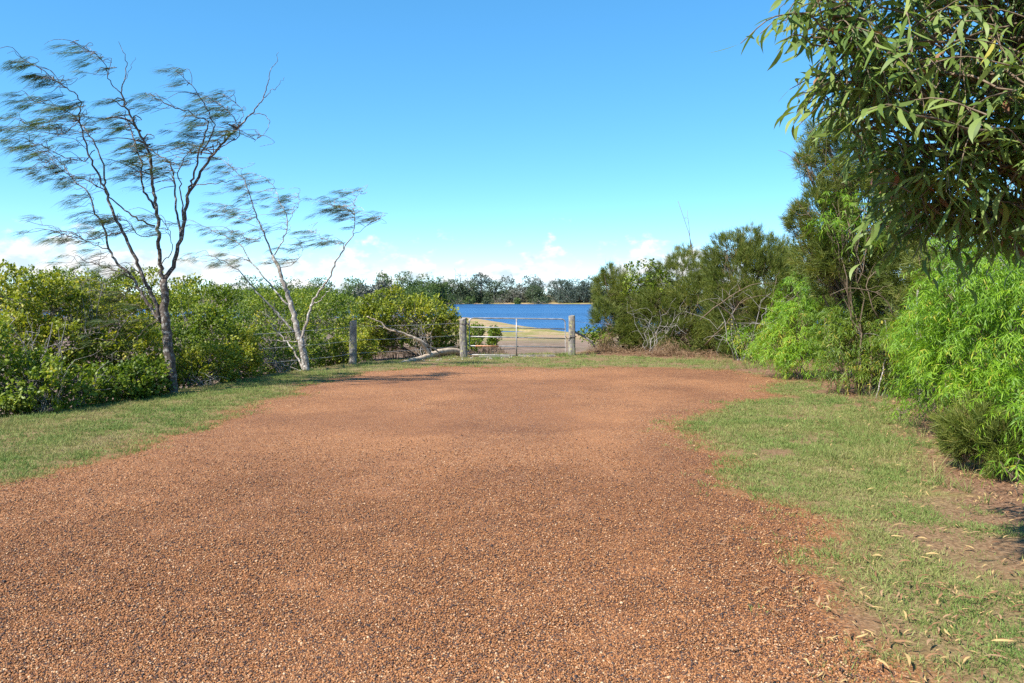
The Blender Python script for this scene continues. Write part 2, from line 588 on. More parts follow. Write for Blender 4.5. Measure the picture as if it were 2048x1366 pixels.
ground, used = grid_obj('ground', X, Y, Z, M['ground'])
tag(ground, kind='structure')
xs, ys = X.ravel()[used], Y.ravel()[used]
pd, gd, hd = plateau_d(xs, ys), gravel_d(xs, ys), sdist(xs, ys, HEDGE)
on = sstep(0.5, -0.2, pd)
fattr(ground, 'grassy', grass_amount(xs, ys) * 0.95)
fattr(ground, 'litter', on * sstep(1.1, 0.1, hd))
sandy_patch = sstep(0.75, 0.2, np.hypot((xs - 3.75) / 1.0, (ys - 7.2) / 0.55)) * sstep(0.35, 0.6, fbm(xs, ys, 2.2, 81))
fattr(ground, 'sand', np.maximum(sstep(4, 12, ys - 23 - 0.0 * xs) * sstep(0.5, 2.0, pd) * sstep(-9, -1.0, xs + 0.05 * (ys - 24)), sandy_patch * 0.8))
fattr(ground, 'mud', sstep(0.1, 1.0, pd) * np.maximum(0.85 * sstep(54, 36, ys + 8 * (fbm(xs, ys, 0.2, 141) - 0.5)), 1 - sstep(-9, -1.0, xs + 0.05 * (ys - 24))))
fattr(ground, 'gravelly', sstep(0.55, -0.05, gd) * on)

# gravel of the clearing: a sheet a little proud of the earth, pebbles lying on it
m, t, p, out = mat('gravel')
GT = t
geo_n = t.n('ShaderNodeNewGeometry')
v1 = t.n('ShaderNodeTexVoronoi', i_Scale=78.0)
v2 = t.n('ShaderNodeTexVoronoi', i_Scale=132.0)
for v in (v1, v2):
    t.l(geo_n.outputs['Position'], v.inputs[0])
sc1, sc2 = t.n('ShaderNodeSeparateColor'), t.n('ShaderNodeSeparateColor')
t.l(v1.outputs['Color'], sc1.inputs[0])
t.l(v2.outputs['Color'], sc2.inputs[0])
c1, c2 = t.ramp(sc1.outputs[0], GRAV), t.ramp(sc2.outputs[1], GRAV)
pick = t.math('GREATER_THAN', sc1.outputs[2], 0.55)
col = t.mix(pick, c1, c2)
dust_backscatter = t.n('ShaderNodeAttribute', attribute_name='dust_backscatter').outputs['Fac']
col = t.mix(t.math('MULTIPLY', dust_backscatter, 0.5), col, (0.35, 0.155, 0.064))
big_n = pn(t, 0.55, 4.0)
mid_n = pn(t, 3.2, 4.0)
col = t.mix(1.0, col, t.ramp(t.math('ADD', t.math('MULTIPLY', big_n, 0.65), t.math('MULTIPLY', mid_n, 0.35)), [(0.36, (0.8, 0.78, 0.78)), (0.5, (0.97, 0.97, 0.97)), (0.62, (1.08, 1.08, 1.07))]), 'MULTIPLY')
dark_amt = t.n('ShaderNodeAttribute', attribute_name='dark_patch').outputs['Fac']
col = t.mix(t.math('MULTIPLY', dark_amt, 0.42), col, t.mix(1.0, col, (0.55, 0.5, 0.5), 'MULTIPLY'))
t.l(col, p.inputs['Base Color'])
p.inputs['Roughness'].default_value = 0.8
p.inputs['Specular IOR Level'].default_value = 0.25
hgt = t.math('SUBTRACT', 1.0, t.mix(pick, v1.outputs['Distance'], v2.outputs['Distance']))
b = t.n('ShaderNodeBump', i_Strength=1.0, i_Distance=0.009)
t.l(hgt, b.inputs['Height'])
t.l(b.outputs[0], p.inputs['Normal'])
M['gravel'] = m
gx2, gy2 = np.arange(-6.2, 5.8, 0.06), np.arange(1.0, 20.2, 0.06)
X2, Y2 = np.meshgrid(gx2, gy2)
G2 = gravel_d(X2, Y2)
Z2 = ground_z(X2, Y2) + 0.014 * sstep(0.16, -0.25, G2) - 0.006 + 0.010 * (fbm(X2, Y2, 4.0, 91, 3) - 0.5) * sstep(0, -0.5, G2)
Gc = (G2[:-1, :-1] + G2[1:, 1:] + G2[:-1, 1:] + G2[1:, :-1]) / 4
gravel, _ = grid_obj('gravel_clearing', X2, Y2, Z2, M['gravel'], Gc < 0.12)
xs, ys = X2.ravel()[_], Y2.ravel()[_]
# dusty wheel tracks; the paler far gravel also has backscattered light painted in
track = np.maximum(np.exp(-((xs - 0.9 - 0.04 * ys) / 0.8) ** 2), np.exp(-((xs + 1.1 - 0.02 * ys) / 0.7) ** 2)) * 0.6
fattr(gravel, 'dust_backscatter', np.clip((sstep(5.5, 12, ys) * 0.75 + track) * sstep(0.25, 0.65, fbm(xs, ys, 0.8, 131) + 0.08) * sstep(-0.2, -1.2, gravel_d(xs, ys)), 0, 1))
dark_patch = sstep(0.42, 0.62, fbm(xs, ys, 0.45, 151) + 0.16 * sstep(0.5, -3.0, xs) * sstep(11, 5, ys))  # noise patches of darker gravel, stronger toward the left front
fattr(gravel, 'dark_patch', dark_patch)
tag(gravel, kind='structure')


# water of the lake
m, t, p, out = mat('lake_water')
geo_n = t.n('ShaderNodeNewGeometry')
mpn = t.n('ShaderNodeMapping')
mpn.inputs['Scale'].default_value = (0.3, 1.0, 1.0)
t.l(geo_n.outputs['Position'], mpn.inputs[0])
na = t.n('ShaderNodeTexNoise', i_Scale=1.1, i_Detail=4.0, i_Roughness=0.55)
t.l(mpn.outputs[0], na.inputs[0])
nb = t.n('ShaderNodeTexNoise', i_Scale=0.05, i_Detail=3.0)
t.l(mpn.outputs[0], nb.inputs[0])
b = t.n('ShaderNodeBump', i_Strength=1.0, i_Distance=0.25)
t.l(na.outputs[0], b.inputs['Height'])
t.l(b.outputs[0], p.inputs['Normal'])
t.l(t.ramp(nb.outputs[0], [(0.4, (0.018, 0.065, 0.165)), (0.6, (0.026, 0.09, 0.215))]), p.inputs['Base Color'])
p.inputs['Roughness'].default_value = 0.34
p.inputs['IOR'].default_value = 1.33
M['water'] = m
wx = axis(-120, 140, 20, -900, 900)
wy = axis(50, 260, 20, 30, 300)
XW, YW = np.meshgrid(wx, wy)
water, _ = grid_obj('lake_water', XW, YW, np.full(XW.shape, WATER), M['water'])
tag(water, kind='structure')


# ------------------------------------------------------------------ plants
def lobe_clusters(lobes, n, inner=0.35, lump=0.18, bottom=-0.75):
    """places of leaf clusters through a crown made of overlapping uneven lobes; returns points and outward normals"""
    cen = np.array([l[0] for l in lobes])
    rad = np.array([l[1] for l in lobes])
    area = (rad[:, 0] * rad[:, 2] + rad[:, 1] * rad[:, 2] + rad[:, 0] * rad[:, 1])
    cnt = np.maximum(1, (n * area / area.sum()).astype(int))
    Ps, Ns = [], []
    for i, c in enumerate(cnt):
        k = int(c * 1.7)
        u = unit(rng.normal(0, 1, (k, 3)))
        u = u[u[:, 2] > bottom]
        ph = rng.uniform(0, 6.28, (4, 3))
        fr = rng.uniform(2.0, 5.0, (4, 3))
        lum = sum(np.sin(u[:, 0] * fr[j, 0] + ph[j, 0]) * np.sin(u[:, 1] * fr[j, 1] + ph[j, 1]) * np.sin(u[:, 2] * fr[j, 2] + ph[j, 2]) for j in range(4))
        # fewer clusters in the hollows between the lumps
        keep = rng.uniform(0, 1, len(u)) < np.clip(0.58 + 0.95 * lum, 0.07, 1)
        u, lum = u[keep], lum[keep]
        r = (1 - rng.beta(1.1, 3.0, len(u)) * (1 - inner)) * (1 + lump * lum)
        p = cen[i] + u * rad[i] * r[:, None]
        out = np.ones(len(p), bool)
        for j in range(len(cnt)):
            if j != i:
                q = np.linalg.norm((p - cen[j]) / rad[j], axis=1)
                out &= q > 0.5
        p, u = p[out][:c], u[out][:c]
        Ps.append(p)
        Ns.append(unit(u / rad[i]))
    return np.concatenate(Ps), np.concatenate(Ns)


def rnd(n, s=1.0):
    return rng.normal(0, s, (n, 3))


UP = np.array([0, 0, 1.0])


def foliage(geo, kind, Pt, Nm, k, size, wind=None):
    n = len(Pt)
    ct = rng.normal(0, 0.16, n)
    # light, young growth on some boughs and older on others
    ct += 0.16 * np.sin(Pt[:, 0] * 2.3 + Pt[:, 2] * 1.7) * np.sin(Pt[:, 1] * 1.9 + 1)
    B = np.repeat(Pt, k, 0)
    Nn = np.repeat(Nm, k, 0)
    T = 0.45 + np.repeat(ct, k) + rng.normal(0, 0.13, n * k)
    N = n * k
    if kind == 'broad':
        D = Nn * 0.55 + rnd(N, 0.62) + UP * 0.18
        L = size * rng.uniform(0.7, 1.25, N)
        leaves(geo, OVAL if size < 0.2 else RHOMB, B + rnd(N, size * 0.55), D, UP + Nn * 0.7 + rnd(N, 0.45), L, L * rng.uniform(0.5, 0.66, N), T)
    elif kind == 'needle':
        wv = np.zeros(3) if wind is None else np.array(wind)
        D = Nn * 0.7 + rnd(N, 0.42) + UP * 0.35 + wv
        L = size * rng.uniform(0.55, 1.2, N)
        leaves(geo, NEEDLE, B + rnd(N, size * 0.12), D, rnd(N), L, np.full(N, size * 0.032 + 0.002), T)
    elif kind == 'wattle':
        s = np.tile(np.linspace(0.05, 1.0, k), n)
        H = unit(Nn * np.array([1, 1, 0.35]) + np.repeat(rnd(n, 0.45), k, 0))
        ax = np.repeat(rng.uniform(0.7, 1.3, n), k) * size * 2.1
        B = B + H * (s * ax)[:, None] - UP * (s**2 * ax * 0.75)[:, None] + UP * (s * ax * 0.3)[:, None]
        side = np.cross(H, UP) * np.tile(np.where(np.arange(k) % 2, 1.0, -1.0), n)[:, None]
        D = H * 0.42 + side * 0.5 - UP * (0.22 + 0.6 * s)[:, None] + rnd(N, 0.26)
        L = size * rng.uniform(0.7, 1.2, N)
        leaves(geo, LANCE, B, D, H + UP * 0.6 + rnd(N, 0.35), L * 1.08, L * 0.115, T + 0.12 * s + rng.normal(0, 0.08, N))


def skeleton(wood, base, lobes, Pt, r0, twigs, stems=3, tw_r=0.006, sides=5):
    base = np.asarray(base, float)
    cen = [np.array(l[0]) for l in lobes]
    for i, c in enumerate(cen):
        st = base + np.array([rng.uniform(-1, 1), rng.uniform(-1, 1), 0]) * r0 * stems
        pth = wander(st - UP * 0.08, c, 9, 0.10)
        wood.tube(pth, np.linspace(r0, r0 * 0.35, 9) * rng.uniform(0.7, 1.0), sides)
        sel = np.argsort(np.linalg.norm((Pt - c), axis=1) + rng.uniform(0, 1.2, len(Pt)) * np.linalg.norm(lobes[i][1]))[:twigs]
        for j in sel:
            a = pth[rng.integers(3, 9)]
            wood.tube(wander(a, Pt[j], 6, 0.10), np.linspace(max(r0 * 0.28, tw_r), tw_r * 0.5, 6), 4, cap=False)


def px_lobes(spec, deep=1.0):
    out = []
    for px, py, d, rx, rz in spec:
        rx_, rz_ = rx / F * d, rz / F * d
        out.append((P(px, py, d), np.array([rx_, 0.5 * (rx_ + rz_) * deep, rz_])))
    return out


def shrub(name, label, cat, group, spec, kind, material, n, k, size, bark='bark_grey', r0=0.03, twigs=22, base=None, wood_name='stems', crown_name='foliage', wind=None, inner=0.35, lump=0.18, bottom=-0.75, deep=1.0, stems=3, extra=None):
    lobes = px_lobes(spec, deep)
    if base is None:
        lo = min(lobes, key=lambda l: l[0][2] - l[1][2])[0]
        base = (lo[0], lo[1])
    bz = gz(base[0], base[1])
    base = np.array([base[0], base[1], bz])
    root = empty(name, base, label, cat, group)
    Pt, Nm = lobe_clusters(lobes, n, inner, lump, bottom)
    ok = Pt[:, 2] > ground_z(Pt[:, 0], Pt[:, 1]) + 0.03
    Pt, Nm = Pt[ok], Nm[ok]
    wood, fol = Geo(), Geo()
    skeleton(wood, base, lobes, Pt, r0, twigs, stems)
    if extra:
        extra(wood, fol)
    foliage(fol, kind, Pt, Nm, k, size, wind)
    wood.build(wood_name, M[bark], root, base)
    f = fol.build(crown_name, M[material], root, base, smooth=False)
    f['kind'] = 'stuff'
    return root


# --- the mangroves of the left-hand side, beyond the bank
G_M = 'mangroves beyond the left bank'
MANG = [
    ('yellow-green mangrove shrub rising highest at the left edge of the picture', [(20, 590, 14.2, 95, 72), (105, 612, 14.6, 70, 72), (30, 690, 13.6, 80, 70), (115, 690, 14.0, 60, 60)], 'mangrove', 2000),
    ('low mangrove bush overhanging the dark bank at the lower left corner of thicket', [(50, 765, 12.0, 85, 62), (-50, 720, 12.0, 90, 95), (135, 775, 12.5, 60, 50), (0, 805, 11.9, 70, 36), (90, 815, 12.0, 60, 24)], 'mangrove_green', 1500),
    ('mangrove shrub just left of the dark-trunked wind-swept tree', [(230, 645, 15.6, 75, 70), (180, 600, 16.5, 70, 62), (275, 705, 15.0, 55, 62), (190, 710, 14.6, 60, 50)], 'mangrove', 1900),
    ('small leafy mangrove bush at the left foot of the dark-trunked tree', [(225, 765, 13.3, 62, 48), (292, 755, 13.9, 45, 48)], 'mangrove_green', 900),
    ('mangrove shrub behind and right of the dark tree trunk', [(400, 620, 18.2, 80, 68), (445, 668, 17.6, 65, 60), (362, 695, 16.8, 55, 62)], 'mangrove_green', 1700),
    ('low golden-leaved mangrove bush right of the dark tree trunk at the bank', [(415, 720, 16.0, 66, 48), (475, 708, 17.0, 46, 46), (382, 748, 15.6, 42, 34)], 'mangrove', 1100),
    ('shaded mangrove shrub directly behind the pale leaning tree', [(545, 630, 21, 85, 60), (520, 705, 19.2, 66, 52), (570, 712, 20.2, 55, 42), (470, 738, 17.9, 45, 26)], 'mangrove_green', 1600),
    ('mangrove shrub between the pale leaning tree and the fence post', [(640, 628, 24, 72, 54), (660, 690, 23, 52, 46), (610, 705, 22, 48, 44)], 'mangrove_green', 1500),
    ('bright yellow-green mangrove bush tucked behind the lone fence post', [(688, 700, 21.7, 38, 36), (726, 690, 22.3, 24, 36)], 'mangrove', 800),
    ('broad rounded mangrove standing behind the fallen driftwood', [(790, 618, 27, 72, 44), (852, 624, 28, 60, 46), (738, 645, 26.5, 44, 46), (896, 650, 28, 34, 42), (825, 655, 27.6, 80, 34), (880, 685, 28.2, 40, 22), (745, 680, 27, 40, 25)], 'mangrove', 2700),
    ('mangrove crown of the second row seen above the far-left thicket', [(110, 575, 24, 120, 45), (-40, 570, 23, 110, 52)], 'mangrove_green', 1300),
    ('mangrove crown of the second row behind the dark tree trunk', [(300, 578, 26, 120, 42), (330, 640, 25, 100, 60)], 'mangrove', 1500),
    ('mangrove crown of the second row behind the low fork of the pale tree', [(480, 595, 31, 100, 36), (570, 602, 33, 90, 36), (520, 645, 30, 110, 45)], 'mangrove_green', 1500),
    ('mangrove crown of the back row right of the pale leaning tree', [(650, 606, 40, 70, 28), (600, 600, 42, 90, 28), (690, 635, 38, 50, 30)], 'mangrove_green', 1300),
]
for lab, spec, mt, n in MANG:
    spec = [(a, b_ + 9, c, e * 0.97, f * 0.93) for a, b_, c, e, f in spec]
    shrub('mangrove_shrub', lab, 'shrub', G_M, spec, 'broad', mt, n, 9, 0.062 if spec[0][2] < 25 else 0.085, r0=0.03, twigs=46, lump=0.27, inner=0.28)
# two little mangroves on the mud behind the gate
for lab, spec in (('small dark green mangrove sapling on the mud seen through the left half of gate', [(990, 668, 33, 10, 13), (985, 682, 33, 8, 10)]),
                  ('low mangrove bush on the mud just right of the left gate post', [(952, 668, 31, 14, 16), (945, 690, 30, 16, 14)])):
    shrub('mangrove_sapling', lab, 'shrub', None, spec, 'broad', 'mangrove_green', 260, 8, 0.085, r0=0.02, twigs=10)


# --- wind-swept she-oaks on the left bank, their limbs followed one by one
def windswept(name, label, d0, limbs, trunk_r, bark, wisps, needle_len, seedoff, wisp_bias):
    root_p = None
    wood, fol = Geo(), Geo()
    limb_geo = []
    anchors = []
    for li_, (pts, r0, r1, dy, leafy) in enumerate(limbs):
        n = max(6, len(pts) * 4)
        k = len(pts)
        dd = d0 + np.linspace(dy[0], dy[1], k)
        w3 = np.array([P(px, py, q) for (px, py), q in zip(pts, dd)])
        pth = spline(w3, n)
        pth[1:-1] += rng.normal(0, 0.012, (n - 2, 3))
        lg = Geo()
        lg.tube(pth, np.linspace(r0, r1, n) * (1.0 if li_ == 0 else 0.72), 9 if r0 > 0.04 else 6)
        limb_geo.append(lg)
        if root_p is None:
            root_p = np.array([w3[0][0], w3[0][1], gz(w3[0][0], w3[0][1])])
        if leafy:
            a0 = int(n * (1 - leafy))
            for q in range(a0, n):
                anchors.append((pth[q], q / (n - 1), r1))
    # side twigs that bend down-wind, each with sprays of needles
    tips, tdir = [], []
    idx = rng.integers(0, len(anchors), wisps)
    for i in idx:
        a, f, r1 = anchors[i]
        L = rng.uniform(0.14, 0.5)
        e = a + np.array([rng.normal(-0.35, 0.55), rng.normal(0, 0.5), rng.uniform(-0.3, 0.5)]) * L
        mid = (a + e) / 2 + UP * 0.08 * L + rng.normal(0, 0.04, 3)
        end = e + np.array([-0.22, rng.normal(0, 0.06), rng.uniform(-0.10, 0.04)]) * rng.uniform(0.4, 1.3)
        pth = spline([a, mid, e, end], 8)
        wood.tube(pth, np.linspace(max(r1 * 0.7, 0.005), 0.0025, 8), 4, cap=False)
        if rng.uniform() < wisp_bias:
            for s in ((6, 7) if rng.uniform() < 0.7 else (4, 6, 7)):
                tips.append(pth[s])
                tdir.append(rng.normal(0, 0.10, 3))
    tips = np.array(tips)
    k = 18
    n = len(tips)
    B = np.repeat(tips, k, 0) + rnd(n * k, 0.018) * np.array([2.2, 1, 1])
    D = np.array([-1.0, 0.1, -0.34]) + np.repeat(np.array(tdir), k, 0) + rnd(n * k, 0.10)
    L = needle_len * rng.uniform(0.45, 1.2, n * k) * np.repeat(rng.uniform(0.6, 1.2, n), k)
    T = 0.5 + np.repeat(rng.normal(0, 0.22, n), k) + rng.normal(0, 0.1, n * k)
    leaves(fol, NEEDLE_B, B, D, UP + rnd(n * k, 0.4), L, 0.0055, T)
    root = empty(name, root_p, label, 'tree', 'wind-swept she-oaks on the left bank')
    for q, lg in enumerate(limb_geo):
        lg.build('trunk' if q == 0 else 'limb', M[bark], root, root_p)
    tw = wood.build('twigs', M[bark], root, root_p)
    tw['kind'] = 'stuff'
    f = fol.build('crown', M['sheoak'], root, root_p, smooth=False)
    f['kind'] = 'stuff'
    return root


T1 = [
    ([(344, 790), (339, 717), (334, 671), (330, 624), (329, 588), (327, 560)], 0.098, 0.062, (0, 0), 0),
    ([(327, 563), (344, 535), (360, 486), (367, 445), (381, 382), (401, 347), (439, 294), (469, 262), (504, 227)], 0.055, 0.018, (0, 0.5), 0.35),
    ([(504, 227), (524, 201), (536, 165), (541, 142), (554, 124), (557, 104)], 0.017, 0.004, (0.5, 0.7), 0),
    ([(528, 195), (542, 183), (556, 172), (569, 155)], 0.010, 0.003, (0.5, 0.6), 0),
    ([(504, 227), (527, 228), (538, 247), (528, 268), (508, 284)], 0.010, 0.004, (0.5, 0.3), 0.25),
    ([(327, 563), (320, 532), (317, 471), (313, 420), (305, 353), (302, 318), (290, 283), (272, 253), (261, 230), (249, 206), (242, 186)], 0.052, 0.018, (0, -0.5), 0.5),
    ([(242, 186), (249, 157), (252, 119), (246, 100), (237, 83)], 0.016, 0.004, (-0.5, -0.6), 0),
    ([(249, 160), (262, 135), (271, 115)], 0.007, 0.003, (-0.5, -0.5), 0),
    ([(242, 186), (218, 160), (211, 130), (190, 106), (160, 95), (140, 85)], 0.012, 0.004, (-0.5, -0.9), 0.7),
    ([(313, 420), (290, 385), (284, 365), (281, 330), (264, 271), (253, 236)], 0.030, 0.012, (0.05, 0.6), 0.6),
    ([(321, 640), (310, 600), (295, 572), (283, 545), (268, 511), (246, 465), (217, 400), (208, 372)], 0.050, 0.028, (0, -0.35), 0),
    ([(208, 372), (193, 341), (179, 309), (167, 271), (158, 242), (160, 201), (146, 183), (117, 165), (85, 139), (44, 116)], 0.026, 0.005, (-0.35, -1.1), 0.75),
    ([(208, 372), (211, 353), (202, 315), (188, 286), (167, 253), (140, 228), (110, 214), (60, 200)], 0.022, 0.005, (-0.35, 0.4), 0.7),
    ([(155, 245), (130, 265), (108, 268), (80, 258), (45, 245)], 0.010, 0.003, (-0.8, -0.2), 0.85),
    ([(323, 645), (301, 615), (277, 575), (264, 557), (231, 520), (221, 501), (209, 455), (188, 423), (179, 388), (146, 359), (126, 332), (95, 300)], 0.042, 0.006, (0, 0.9), 0.55),
    ([(310, 452), (281, 441), (234, 406), (211, 382), (176, 362), (141, 350), (108, 330), (75, 320)], 0.024, 0.005, (-0.1, -0.9), 0.6),
    ([(361, 480), (356, 441), (349, 382), (346, 341), (334, 321), (311, 306), (290, 285)], 0.032, 0.010, (0.1, 0.9), 0.55),
    ([(366, 440), (363, 391), (360, 338), (372, 310), (390, 290)], 0.020, 0.007, (0, -0.8), 0.6),
    ([(374, 405), (381, 368), (390, 338), (398, 303), (413, 265), (416, 242), (396, 233), (369, 221), (331, 209), (299, 186)], 0.030, 0.007, (0.1, -0.7), 0.7),
    ([(402, 310), (428, 247), (410, 212), (390, 177), (360, 148)], 0.018, 0.005, (-0.3, -1.0), 0.8),
    ([(430, 300), (455, 288), (480, 270), (470, 240), (450, 215), (420, 205)], 0.014, 0.004, (0.3, 0.1), 0.75),
    ([(478, 250), (486, 225), (470, 205), (440, 190)], 0.009, 0.003, (0.4, 0.5), 0.7),
    ([(385, 372), (410, 368), (440, 366), (492, 357)], 0.013, 0.006, (0.0, -0.4), 0),
    ([(264, 557), (230, 540), (195, 530), (160, 520)], 0.018, 0.006, (0.2, 0.6), 0.8),
    ([(246, 465), (215, 470), (180, 480), (150, 475), (110, 462)], 0.016, 0.005, (-0.3, -0.8), 0.8),
    ([(221, 501), (190, 490), (150, 470), (85, 450)], 0.014, 0.004, (0.4, 0.8), 0.8),
    ([(320, 532), (345, 500), (340, 470), (325, 440), (300, 430)], 0.014, 0.005, (-0.1, -0.7), 0.5),
    ([(317, 471), (280, 470), (250, 440), (225, 440)], 0.013, 0.005, (0, 0.5), 0.6),
    ([(190, 300), (170, 320), (140, 318), (100, 300), (60, 285)], 0.011, 0.004, (-0.4, -0.5), 0.8),
    ([(295, 572), (260, 580), (235, 600), (215, 640)], 0.016, 0.005, (0.1, 0.4), 0.8),
    ([(301, 615), (272, 622), (245, 650), (225, 690)], 0.014, 0.004, (0.1, -0.4), 0.8),
    ([(283, 545), (255, 545), (225, 560), (200, 590)], 0.014, 0.004, (0, 0.5), 0.85),
    ([(320, 640), (292, 655), (268, 690), (255, 720)], 0.012, 0.004, (0, 0.2), 0.7),
]
tree1 = windswept('wind_swept_tree', 'tall wind-swept she-oak with dark lichen-spotted trunk on the left bank', P(343, 787, 14.2)[1], T1, 0.1, 'bark_dark', 520, 0.29, 0, 0.62)

T2 = [
    ([(613, 744), (606, 700), (596, 671), (587, 629), (580, 603), (567, 568), (558, 536), (545, 510)], 0.085, 0.034, (0, 0.1), 0),
    ([(545, 510), (529, 471), (514, 433), (500, 394), (490, 362), (471, 343), (448, 320)], 0.030, 0.005, (0.1, -0.3), 0.75),
    ([(549, 510), (564, 484), (575, 449), (561, 404), (548, 375), (532, 355)], 0.022, 0.005, (0.1, 0.7), 0.8),
    ([(590, 665), (551, 623), (522, 594), (493, 558), (477, 542), (448, 523), (410, 510)], 0.038, 0.006, (0, -0.7), 0.4),
    ([(577, 610), (555, 587), (529, 555), (500, 520), (480, 491), (445, 471), (400, 449)], 0.030, 0.006, (0.05, 0.6), 0.55),
    ([(601, 690), (606, 671), (616, 636), (622, 610), (642, 578), (661, 549), (674, 520), (690, 494), (706, 468), (709, 436), (711, 397), (725, 383)], 0.045, 0.005, (0, 0.2), 0.22),
    ([(687, 497), (687, 487), (670, 486), (651, 478), (622, 462)], 0.012, 0.004, (0.2, 0.0), 0.8),
    ([(706, 468), (725, 460), (735, 448), (757, 440)], 0.010, 0.003, (0.2, 0.3), 0.6),
    ([(709, 430), (700, 420), (680, 415), (665, 412)], 0.008, 0.003, (0.2, -0.1), 0.9),
    ([(622, 612), (640, 600), (655, 585), (672, 560)], 0.018, 0.006, (0.05, -0.3), 0),
    ([(609, 742), (590, 706), (567, 677), (551, 658), (535, 640)], 0.034, 0.012, (0, 0.3), 0),
    ([(598, 684), (560, 682), (520, 678), (490, 676)], 0.018, 0.006, (0, -0.2), 0),
    ([(605, 745), (585, 735), (561, 726), (540, 718), (519, 719)], 0.020, 0.007, (0, -0.3), 0),
    ([(514, 433), (490, 440), (470, 430), (445, 420)], 0.012, 0.004, (0, 0.4), 0.85),
    ([(529, 471), (505, 480), (480, 470), (455, 465)], 0.012, 0.004, (0, -0.5), 0.85),
    ([(575, 449), (590, 420), (600, 405), (590, 385)], 0.010, 0.003, (0.4, 0.6), 0.9),
    ([(558, 536), (590, 525), (605, 500), (600, 480)], 0.012, 0.004, (0.1, 0.5), 0.75),
]
tree2 = windswept('wind_swept_tree', 'smaller wind-swept she-oak with pale leaning stems beside the fence wire', P(612, 742, 18.2)[1], T2, 0.08, 'bark_pale', 270, 0.27, 5, 0.62)


# --- dead grey tangles in the thicket
def tangle(label, px, py, d, rx, rz, n, group='dead tangles of bare twigs', r=0.009, up=0.4, lean=(0, 0)):
    c = P(px, py, d)
    base = np.array([c[0], c[1], gz(c[0], c[1])])
    g = Geo()
    ax, az = rx / F * d, rz / F * d
    for i in range(n):
        a = base + np.array([rng.normal(0, 0.06), rng.normal(0, 0.06), -0.03])
        e = c + np.array([rng.uniform(-1, 1) * ax + lean[0], rng.uniform(-1, 1) * ax * 0.8, rng.uniform(-0.7, 1) * az + lean[1]])
        p = wander(a, e, 8, 0.14)
        rr = r * rng.uniform(0.7, 1.6)
        g.tube(p, np.linspace(rr, rr * 0.35, 8), 4, cap=False)
        for q in range(4):
            s = p[rng.integers(3, 8)]
            g.tube(wander(s, s + np.array([rng.normal(0, 0.5), rng.normal(0, 0.5), rng.normal(0.2, 0.45)]) * ax * 0.9, 5, 0.2), np.linspace(rr * 0.5, rr * 0.2, 5), 3, cap=False)
    o = g.build('dead_shrub', M['dead_wood'], None, base)
    o.location = base
    return tag(o, label, 'dead shrub', group)


tangle('bare grey dead twigs at the bank below the low mangroves, left of the dark trunk', 165, 765, 12.7, 50, 36, 12, r=0.007)
tangle('small pale bare twigs at the left foot of the dark-trunked tree', 262, 775, 13.5, 22, 28, 9)
tangle('grey dead crown hanging among the mangroves at upper left', 160, 585, 14.6, 34, 45, 22)
tangle('grey bare branches among the mangroves at the far left', 75, 675, 12.8, 45, 40, 14)
tangle('pale bare twigs at the bank between the two wind-swept trees', 405, 765, 15.4, 40, 24, 9)


tangle('bare grey branches standing in front of the low mangroves near the left edge', 95, 755, 11.9, 60, 45, 5, r=0.006)
tangle('grey leafless twigs in the mangroves behind the pale leaning tree', 560, 665, 18.9, 50, 45, 10)
tangle('grey leafless twigs under the broad rounded mangrove behind the driftwood', 850, 655, 26.2, 45, 22, 7, r=0.011)


# --- the right-hand side
def bare_twigs(lines, r=0.012):
    def f(wood, fol):
        for pts in lines:
            w3 = [P(*q) for q in pts]
            pth = spline(w3, 10)
            pth[1:-1] += rng.normal(0, 0.012, (8, 3))
            wood.tube(pth, np.linspace(r, r * 0.3, 10), 5)
            for k in range(4):
                a = pth[rng.integers(2, 9)]
                wood.tube(wander(a, a + np.array([rng.normal(0, 0.16), rng.normal(0, 0.16), rng.normal(0.12, 0.15)]), 5, 0.15), np.linspace(r * 0.45, r * 0.15, 5), 4, cap=False)
    return f


G_S = 'she-oak shrubs right of the gate'
shrub('sheoak_shrub', 'olive she-oak shrub nearest the right gate post, leaning over the water', 'shrub', G_S,
      [(1222, 590, 26, 36, 45), (1265, 600, 25.5, 48, 52), (1212, 640, 25, 28, 36), (1290, 655, 25, 55, 42), (1240, 680, 24.8, 45, 26), (1217, 548, 26, 12, 20)], 'needle', 'sheoak_bush', 2600, 16, 0.20, 'bark_brown', 0.03, 30, bottom=-0.9, base=(3.5, 25.4))
shrub('sheoak_shrub', 'rounded olive she-oak shrub in the middle, topped by a bare dead spire', 'shrub', G_S,
      [(1370, 560, 25, 60, 60), (1395, 610, 24, 64, 60), (1325, 620, 24.5, 55, 50), (1370, 670, 23.8, 65, 38), (1335, 575, 25, 42, 45), (1430, 660, 23.6, 50, 44)], 'needle', 'sheoak_bush', 3600, 16, 0.20, 'bark_brown', 0.035, 30, bottom=-0.95, base=(5.2, 24.6),
      extra=bare_twigs([[(1371, 702, 24.6), (1392, 600, 24.8), (1386, 510, 24.8), (1377, 460, 24.8), (1365, 430, 24.8), (1356, 402, 24.8)], [(1371, 702, 24.6), (1390, 560, 24.8), (1380, 480, 24.8), (1377, 440, 24.8), (1374, 420, 24.8)], [(1371, 702, 24.6), (1440, 630, 22.8), (1420, 590, 22.8), (1450, 565, 22.8), (1475, 560, 22.6)]], 0.018))
